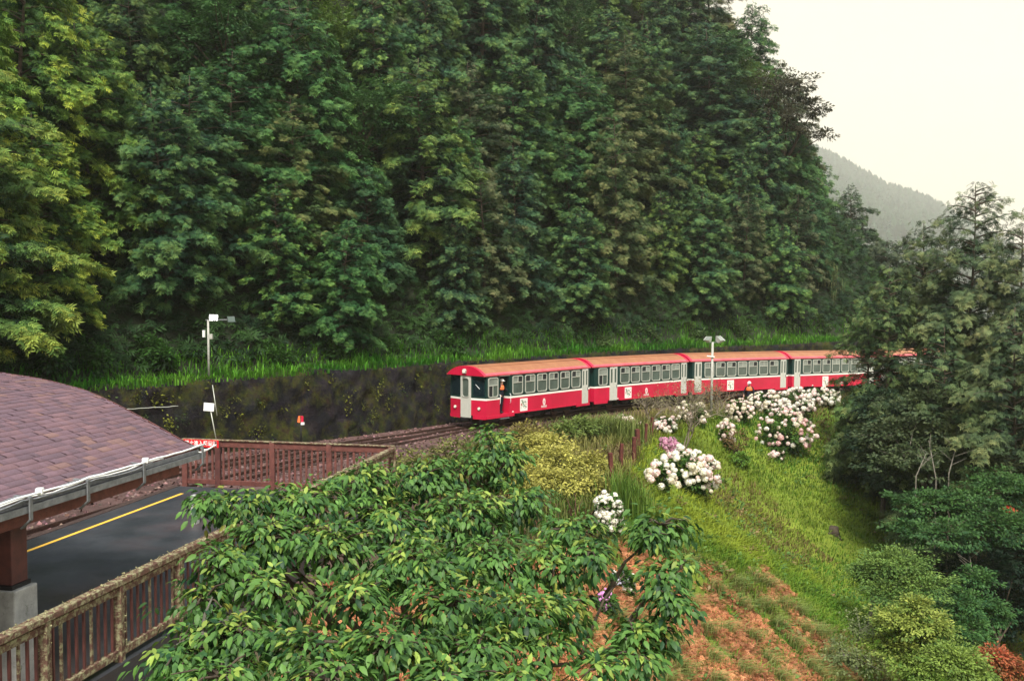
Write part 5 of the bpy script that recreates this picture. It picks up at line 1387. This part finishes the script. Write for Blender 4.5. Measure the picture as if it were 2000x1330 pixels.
big_conifer('rounded green conifer at the left end of the right-hand group, over the train', 1695, 585, 52, 2.2, 81, colour=(.8, 1.05, .8))
big_conifer('conifer cut by the right edge of the photo, thin in its upper crown', 2000, 440, 46, 4.2, 74, open_=.25, colour=(1.05, .95, 1.0))
big_conifer('dark conifer low at the right edge below the thin crowned one', 1985, 600, 41, 3.6, 75)
big_conifer('dense dark conifer in front of the tall one, reaching below the train', 1850, 640, 43, 3.0, 76, colour=(.85, .95, .9))
big_conifer('slim upright conifer standing alone against the misty hill', 1665, 362, 100, 3.4, 77, dark=(.010, .03, .014), light=(.04, .085, .03), tip=(.09, .13, .04), shape=.8)
big_conifer('grey green conifer rising behind the train end', 1735, 470, 92, 4.2, 78, dark=(.02, .04, .022), light=(.06, .085, .045), tip=(.11, .12, .06))
big_conifer('grey green conifer behind the tall right-hand one', 1825, 500, 85, 4.2, 79, dark=(.02, .04, .022), light=(.06, .085, .045), tip=(.11, .12, .06))
# loose broadleaf hanging out over the valley from the spur
bush('broadleaf_tree', 'open airy tree leaning out from the ridge against the white sky',
     [lobe_px(1515, 170, 82, 45, 35), lobe_px(1560, 165, 82, 40, 26), lobe_px(1590, 215, 82, 28, 22), lobe_px(1612, 265, 82, 22, 12), lobe_px(1530, 230, 82, 45, 30), lobe_px(1570, 250, 82, 22, 14)],
     base=(at(1535, 400, 83).x, 84), n_clump=190, n_leaf=24, clump_r=.55, leaf=(.16, .36), c1=(.03, .035, .022), c2=(.09, .085, .05), cat='tree', seed=91, inner=.1)

# ------------------------------------------------------------------ small-leaved trees on the lower right slope
G_ = dict(cat='tree', flat=.32, droop=.25, jit=.2, inner=.2)
def low_tree(name, label, lobes, base_px, seed, **kw):
    Y = lobes[0][2]; L_ = [lobe_px(*l) for l in lobes]; b_ = at(base_px, 1000, Y)
    return bush(name, label, L_, base=(b_.x, Y), seed=seed, **{**G_, **kw})
low_tree('dark_tree', 'dark dense tree with pale bare trunks at the right above the lawn edge', [(1810, 800, 43, 85, 40), (1740, 850, 42, 65, 45), (1880, 850, 42, 80, 45), (1770, 900, 41, 80, 35), (1930, 900, 41, 70, 40), (1850, 780, 44, 60, 30)], 1815, 1, n_clump=560, n_leaf=30, clump_r=.42, leaf=(.12, .24), c1=(.02, .042, .02), c2=(.095, .12, .05), bark='bark_pale')
low_tree('dark_tree', 'very dark tree at the upper edge of the lawn, below the last carriage', [(1720, 800, 47, 50, 40), (1700, 870, 46, 45, 35), (1745, 930, 44, 55, 35)], 1722, 2, n_clump=260, n_leaf=30, clump_r=.42, leaf=(.12, .24), c1=(.010, .026, .016), c2=(.035, .065, .03))
low_tree('leafy_tree', 'green leafy tree at the right edge with a red blossom sprig', [(1960, 960, 37, 90, 36), (1880, 985, 36, 80, 30), (1800, 985, 36, 70, 26), (1950, 1030, 35, 80, 32), (1850, 1040, 34, 80, 30), (1780, 1035, 35, 50, 24)], 1900, 3, n_clump=560, n_leaf=32, clump_r=.36, leaf=(.09, .18), c1=(.012, .045, .020), c2=(.06, .13, .03))
low_tree('shadow_dark_tree', 'tree coloured near black as the shadow under the red sprig tree at the right edge', [(1900, 1110, 37, 90, 40), (1990, 1090, 38, 70, 60), (1990, 1200, 38, 60, 70), (1930, 1190, 39, 80, 40)], 1950, 4, n_clump=360, n_leaf=30, clump_r=.42, leaf=(.12, .22), c1=(.005, .016, .012), c2=(.018, .04, .02))  # near-black leaf colour stands in for the dark shadow here
low_tree('leafy_tree', 'pale green spreading tree with flat layers on the lower lawn', [(1745, 1100, 31, 75, 26), (1700, 1120, 31, 45, 24), (1800, 1145, 30, 60, 28), (1740, 1160, 30, 70, 22)], 1700, 5, n_clump=460, n_leaf=36, clump_r=.36, leaf=(.06, .13), c1=(.03, .09, .024), c2=(.16, .24, .05), bark='bark_pale')
low_tree('leafy_tree', 'mid green layered tree right of the pale spreading one', [(1905, 1130, 32, 45, 22), (1880, 1180, 31, 75, 28), (1935, 1200, 31, 55, 26), (1860, 1235, 30, 80, 32)], 1850, 6, n_clump=420, n_leaf=34, clump_r=.30, leaf=(.07, .14), c1=(.014, .06, .024), c2=(.07, .15, .035))
low_tree('yellow_tree', 'yellow green young tree with a thin dark trunk at the lower right', [(1790, 1185, 25, 40, 20), (1760, 1215, 25, 60, 26), (1820, 1225, 25, 45, 24), (1770, 1265, 25, 70, 28)], 1766, 7, n_clump=330, n_leaf=34, clump_r=.26, leaf=(.06, .12), c1=(.07, .14, .025), c2=(.30, .34, .07))
low_tree('grey_leaf_tree', 'thin grey green sapling with sparse leaves near the bottom edge', [(1680, 1230, 26, 45, 26), (1650, 1280, 25, 40, 26), (1700, 1300, 25, 45, 30)], 1672, 8, n_clump=120, n_leaf=22, clump_r=.24, leaf=(.05, .11), c1=(.06, .09, .03), c2=(.17, .20, .08), bark='bark_pale')
low_tree('leafy_tree', 'light olive tree filling the bottom right beside the red shrub', [(1860, 1290, 24, 65, 30), (1800, 1310, 24, 55, 26), (1900, 1320, 24, 45, 24)], 1860, 9, n_clump=260, n_leaf=34, clump_r=.24, leaf=(.06, .12), c1=(.06, .12, .022), c2=(.22, .30, .06))
low_tree('red_shrub', 'orange red leaved shrub in the bottom right corner', [(1945, 1285, 25, 35, 24), (1975, 1310, 25, 35, 24)], 1950, 10, n_clump=110, n_leaf=26, clump_r=.24, leaf=(.06, .13), c1=(.08, .09, .025), c2=(.45, .10, .05), flat=.6)
r = np.random.default_rng(5); g = at(1975, 995, 36)
(V_, F_, C_), _ = leaf_cloud(r, [((0, 0, 0), (.32, .2, .10))], 8, 22, .12, (.06, .12), c1=(.5, .05, .03), c2=(.65, .1, .06))
tag(link('red_blossom', np_mesh('red_blossom', V_, F_, M['petal'], C_), None, g), 'small red blossom sprig on the leafy tree at the right edge', 'blossom')
# a few pale bare trunks in front of the dark tree
for i, (px, yb, yt, Y) in enumerate([(1822, 935, 860, 39.5), (1795, 930, 885, 39.3), (1858, 925, 870, 39.8), (1600 + 300, 1140, 1085, 33)]):
    a, b_ = at(px + (-8, 14, 10, -6)[i], yt, Y), at(px + (6, -6, -5, 2)[i], yb, Y); g = hz(b_.x, Y); mb = MB()
    mb.tube([Vector((b_.x, Y, g - .1)), b_, a], [.035, .028, .01], 6)
    for k in range(5): s = b_.lerp(a, .3 + .15 * k); mb.tube([s, s + Vector((random.uniform(-.8, .8), random.uniform(-.4, .2), random.uniform(.3, .6)))], [.016, .004], 4)
    tag(mb.build('bare_sapling', M['bark_pale']), ['tallest pale bare sapling trunk in front of the dark tree', 'short pale bare sapling left of the tallest one', 'pale bare sapling right of the tallest one', 'pale trunk in the shade under the red sprig tree'][i], 'sapling', 'pale bare saplings')

# ------------------------------------------------------------------ foreground cherry tree
r = np.random.default_rng(77)
CH = [(955, 868, 10.6, 38, 38), (915, 925, 10.2, 70, 42), (820, 935, 9.8, 90, 40), (700, 950, 9.4, 80, 42), (985, 905, 10.3, 45, 45), (590, 985, 8.9, 80, 40), (480, 985, 8.7, 70, 30), (405, 985, 8.6, 42, 34), (1010, 985, 9.8, 75, 45), (900, 1010, 9.3, 110, 55), (760, 1020, 9.0, 110, 55),
      (1120, 1040, 9.2, 70, 36), (1290, 1025, 8.6, 62, 30), (1270, 1055, 8.5, 45, 26), (640, 1075, 8.4, 110, 60), (520, 1060, 8.3, 80, 55), (800, 1110, 8.3, 120, 60), (960, 1100, 8.6, 110, 60), (1080, 1110, 8.6, 90, 50), (430, 1110, 7.9, 62, 46), (1155, 1085, 8.5, 38, 30),
      (400, 1170, 7.6, 50, 38), (540, 1165, 7.7, 95, 50), (700, 1175, 7.5, 70, 42), (880, 1190, 7.5, 110, 55), (1020, 1200, 7.8, 100, 50), (1105, 1190, 8.0, 45, 45), (460, 1240, 7.1, 90, 42), (350, 1280, 6.9, 70, 40), (600, 1270, 6.9, 100, 45), (760, 1265, 6.9, 100, 48), (930, 1280, 7.0, 100, 45),
      (1070, 1270, 7.3, 60, 40), (1310, 1180, 7.8, 45, 40), (1290, 1235, 7.7, 40, 35), (1330, 1110, 8.0, 26, 22), (1240, 1240, 7.6, 45, 26), (1240, 1285, 7.4, 55, 26), (1170, 1305, 7.2, 60, 28), (1290, 1130, 7.9, 40, 26), (430, 1320, 6.5, 120, 36), (640, 1330, 6.4, 120, 36), (860, 1335, 6.5, 120, 36), (1000, 1330, 6.6, 70, 30)]
base = Vector((at(860, 1300, 9.2).x, 9.2, 0)); base.z = hz(base.x, base.y) - .2
root = empty('cherry_tree', base, 0, 'large broad-leaved cherry tree filling the foreground, hanging over the fence', 'tree')
LL = []
for px, py, Y, rx, ry in CH:
    c_ = at(px, py, Y) - base; s = Y / FP; LL.append((tuple(c_), (rx * s, max(.35, rx * s * .8), ry * s)))
parts_ = []
def cherry_leaves(lobes, n_clump, n_leaf, cr, size, c1, c2, **kw):
    (V_, F_, C_), cc = leaf_cloud(r, lobes, n_clump, n_leaf, cr, size, tv=LV, tf=LF, c1=c1, c2=c2, flat=.55, droop=.75, inner=.35, var=.6, **{**dict(jit=.16), **kw}); parts_.append((V_, F_, C_)); return cc
cc = cherry_leaves(LL, 2000, 10, .13, (.055, .115), (.013, .050, .016), (.095, .200, .038))
cherry_leaves(LL, 110, 5, .12, (.05, .09), (.10, .13, .02), (.26, .27, .05), jit=.2)
cc2 = cherry_leaves(LL, 420, 7, .10, (.055, .10), (.08, .15, .025), (.24, .32, .06), upbias=1.2, jit=.22)
# leaves hanging in the hollow of the crown
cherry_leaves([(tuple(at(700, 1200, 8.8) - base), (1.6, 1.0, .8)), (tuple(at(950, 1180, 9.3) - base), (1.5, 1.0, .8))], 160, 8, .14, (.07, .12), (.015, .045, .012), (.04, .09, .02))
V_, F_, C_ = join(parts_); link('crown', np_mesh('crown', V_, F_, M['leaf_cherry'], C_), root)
mb = MB(); fork = Vector((.1, -.1, 1.7)); mb.tube([(0, 0, -.2), (.05, 0, .8), fork], [.24, .2, .17], 9)
cents = [Vector(l[0]) for l in LL]; mains = [0, 5, 7, 10, 12, 15, 19, 20, 24, 28, 33, 31, 9, 38]
for i, mi in enumerate(mains): limbs(mb, fork, [cents[mi]], .085 if CH[mi][0] < 1150 else .014, n=6, seed=i)
for i, c_ in enumerate(cents):
    if i in mains: continue
    j = min(mains, key=lambda k: (cents[k] - c_).length + (0 if cents[k].length < c_.length + .3 else .5)); limbs(mb, fork.lerp(cents[j], .75), [c_], .032, n=5, seed=i)
for c_ in cc[::3]:
    c_ = Vector(c_); j = min(range(len(cents)), key=lambda k: (cents[k] - c_).length); mb.tube([cents[j], cents[j].lerp(c_, .5) + Vector((0, 0, .04)), c_], [.014, .009, .004], 4, cap=False)
mb.build('trunk', M['bark'], root)
# the lichened limb at lower left and the long dark limb at lower right show as limbs of their own
lm = MB(); q_ = [at(345, 1262, 6.9), at(395, 1240, 7.0), at(440, 1215, 7.2), at(475, 1195, 7.5), at(560, 1200, 8.0), fork + base]; lm.tube(q_, [.02, .028, .036, .04, .055, .08], 7)
lm.tube([q_[1], at(400, 1200, 7.1), at(415, 1165, 7.2)], [.02, .014, .006], 5)
kid(lm, 'limb', M['wood_limb'], root)
lm = MB(); q_ = [fork + base, at(1060, 1300, 8.2), at(1130, 1295, 8.0), at(1200, 1262, 7.9), at(1250, 1238, 7.8), at(1300, 1215, 7.7)]; lm.tube(q_, [.07, .022, .019, .015, .011, .005], 7)
lm.tube([q_[2], at(1150, 1240, 8.1), at(1180, 1170, 8.2), at(1220, 1120, 8.3)], [.02, .016, .012, .006], 6)
kid(lm, 'limb', M['bark'], root)

# ------------------------------------------------------------------ misty far forest
r = np.random.default_rng(99); n = 14000
X = r.uniform(200, 2500, n); v_ = r.random(n) ** .7; Yh = 1000 + v_ * 1950
# height on the hill by interpolation of the same formula
Zh = -40 + (ridge_z(X * 2950 / Yh) - 50 + 40) * v_ ** .8 + (vnoise(X, Yh, .006, 9) - .5) * 40
m = in_view(X, Yh, Zh + 10, -50, 2100, -300, 900); X, Yh, Zh = X[m], Yh[m], Zh[m]; n = len(X)
TV = []; TF = []
for k in range(5):      # stacked ragged skirts
    z0 = .12 + .17 * k; rr_ = .27 * (1 - (k / 5.2) ** 2); b_ = len(TV)
    for j in range(6): a = j * PI / 3 + k * .5; q2 = rr_ * (1.15 if j % 2 else .75); TV.append((math.cos(a) * q2, math.sin(a) * q2, z0 - .05 * (j % 2)))
    TV.append((0, 0, z0 + .34 if k == 4 else z0 + .26))
    for j in range(6): TF.append((b_ + j, b_ + (j + 1) % 6, b_ + 6))
TV = np.array(TV); TV[:, 2] -= .12; TF = np.array(TF)
a = r.uniform(0, 2 * PI, n); Rm = np.zeros((n, 3, 3)); Rm[:, 0, 0] = np.cos(a); Rm[:, 0, 1] = -np.sin(a); Rm[:, 1, 0] = np.sin(a); Rm[:, 1, 1] = np.cos(a); Rm[:, 2, 2] = 1
S_ = r.uniform(18, 44, (n, 1)) * np.interp(Yh, [1000, 2950], [.5, 1])[:, None] * np.array([1.7, 1.7, 1]); c = np.array([.022, .045, .022]) * r.uniform(.6, 1.7, (n, 1))
Vg, Fg, Cg = scatter(TV, TF, Rm, np.stack([X, Yh, Zh], -1), S_, c)
tag(link('far_forest', np_mesh('far_forest', Vg, Fg, M['leaf_conifer'], Cg)), kind='stuff')
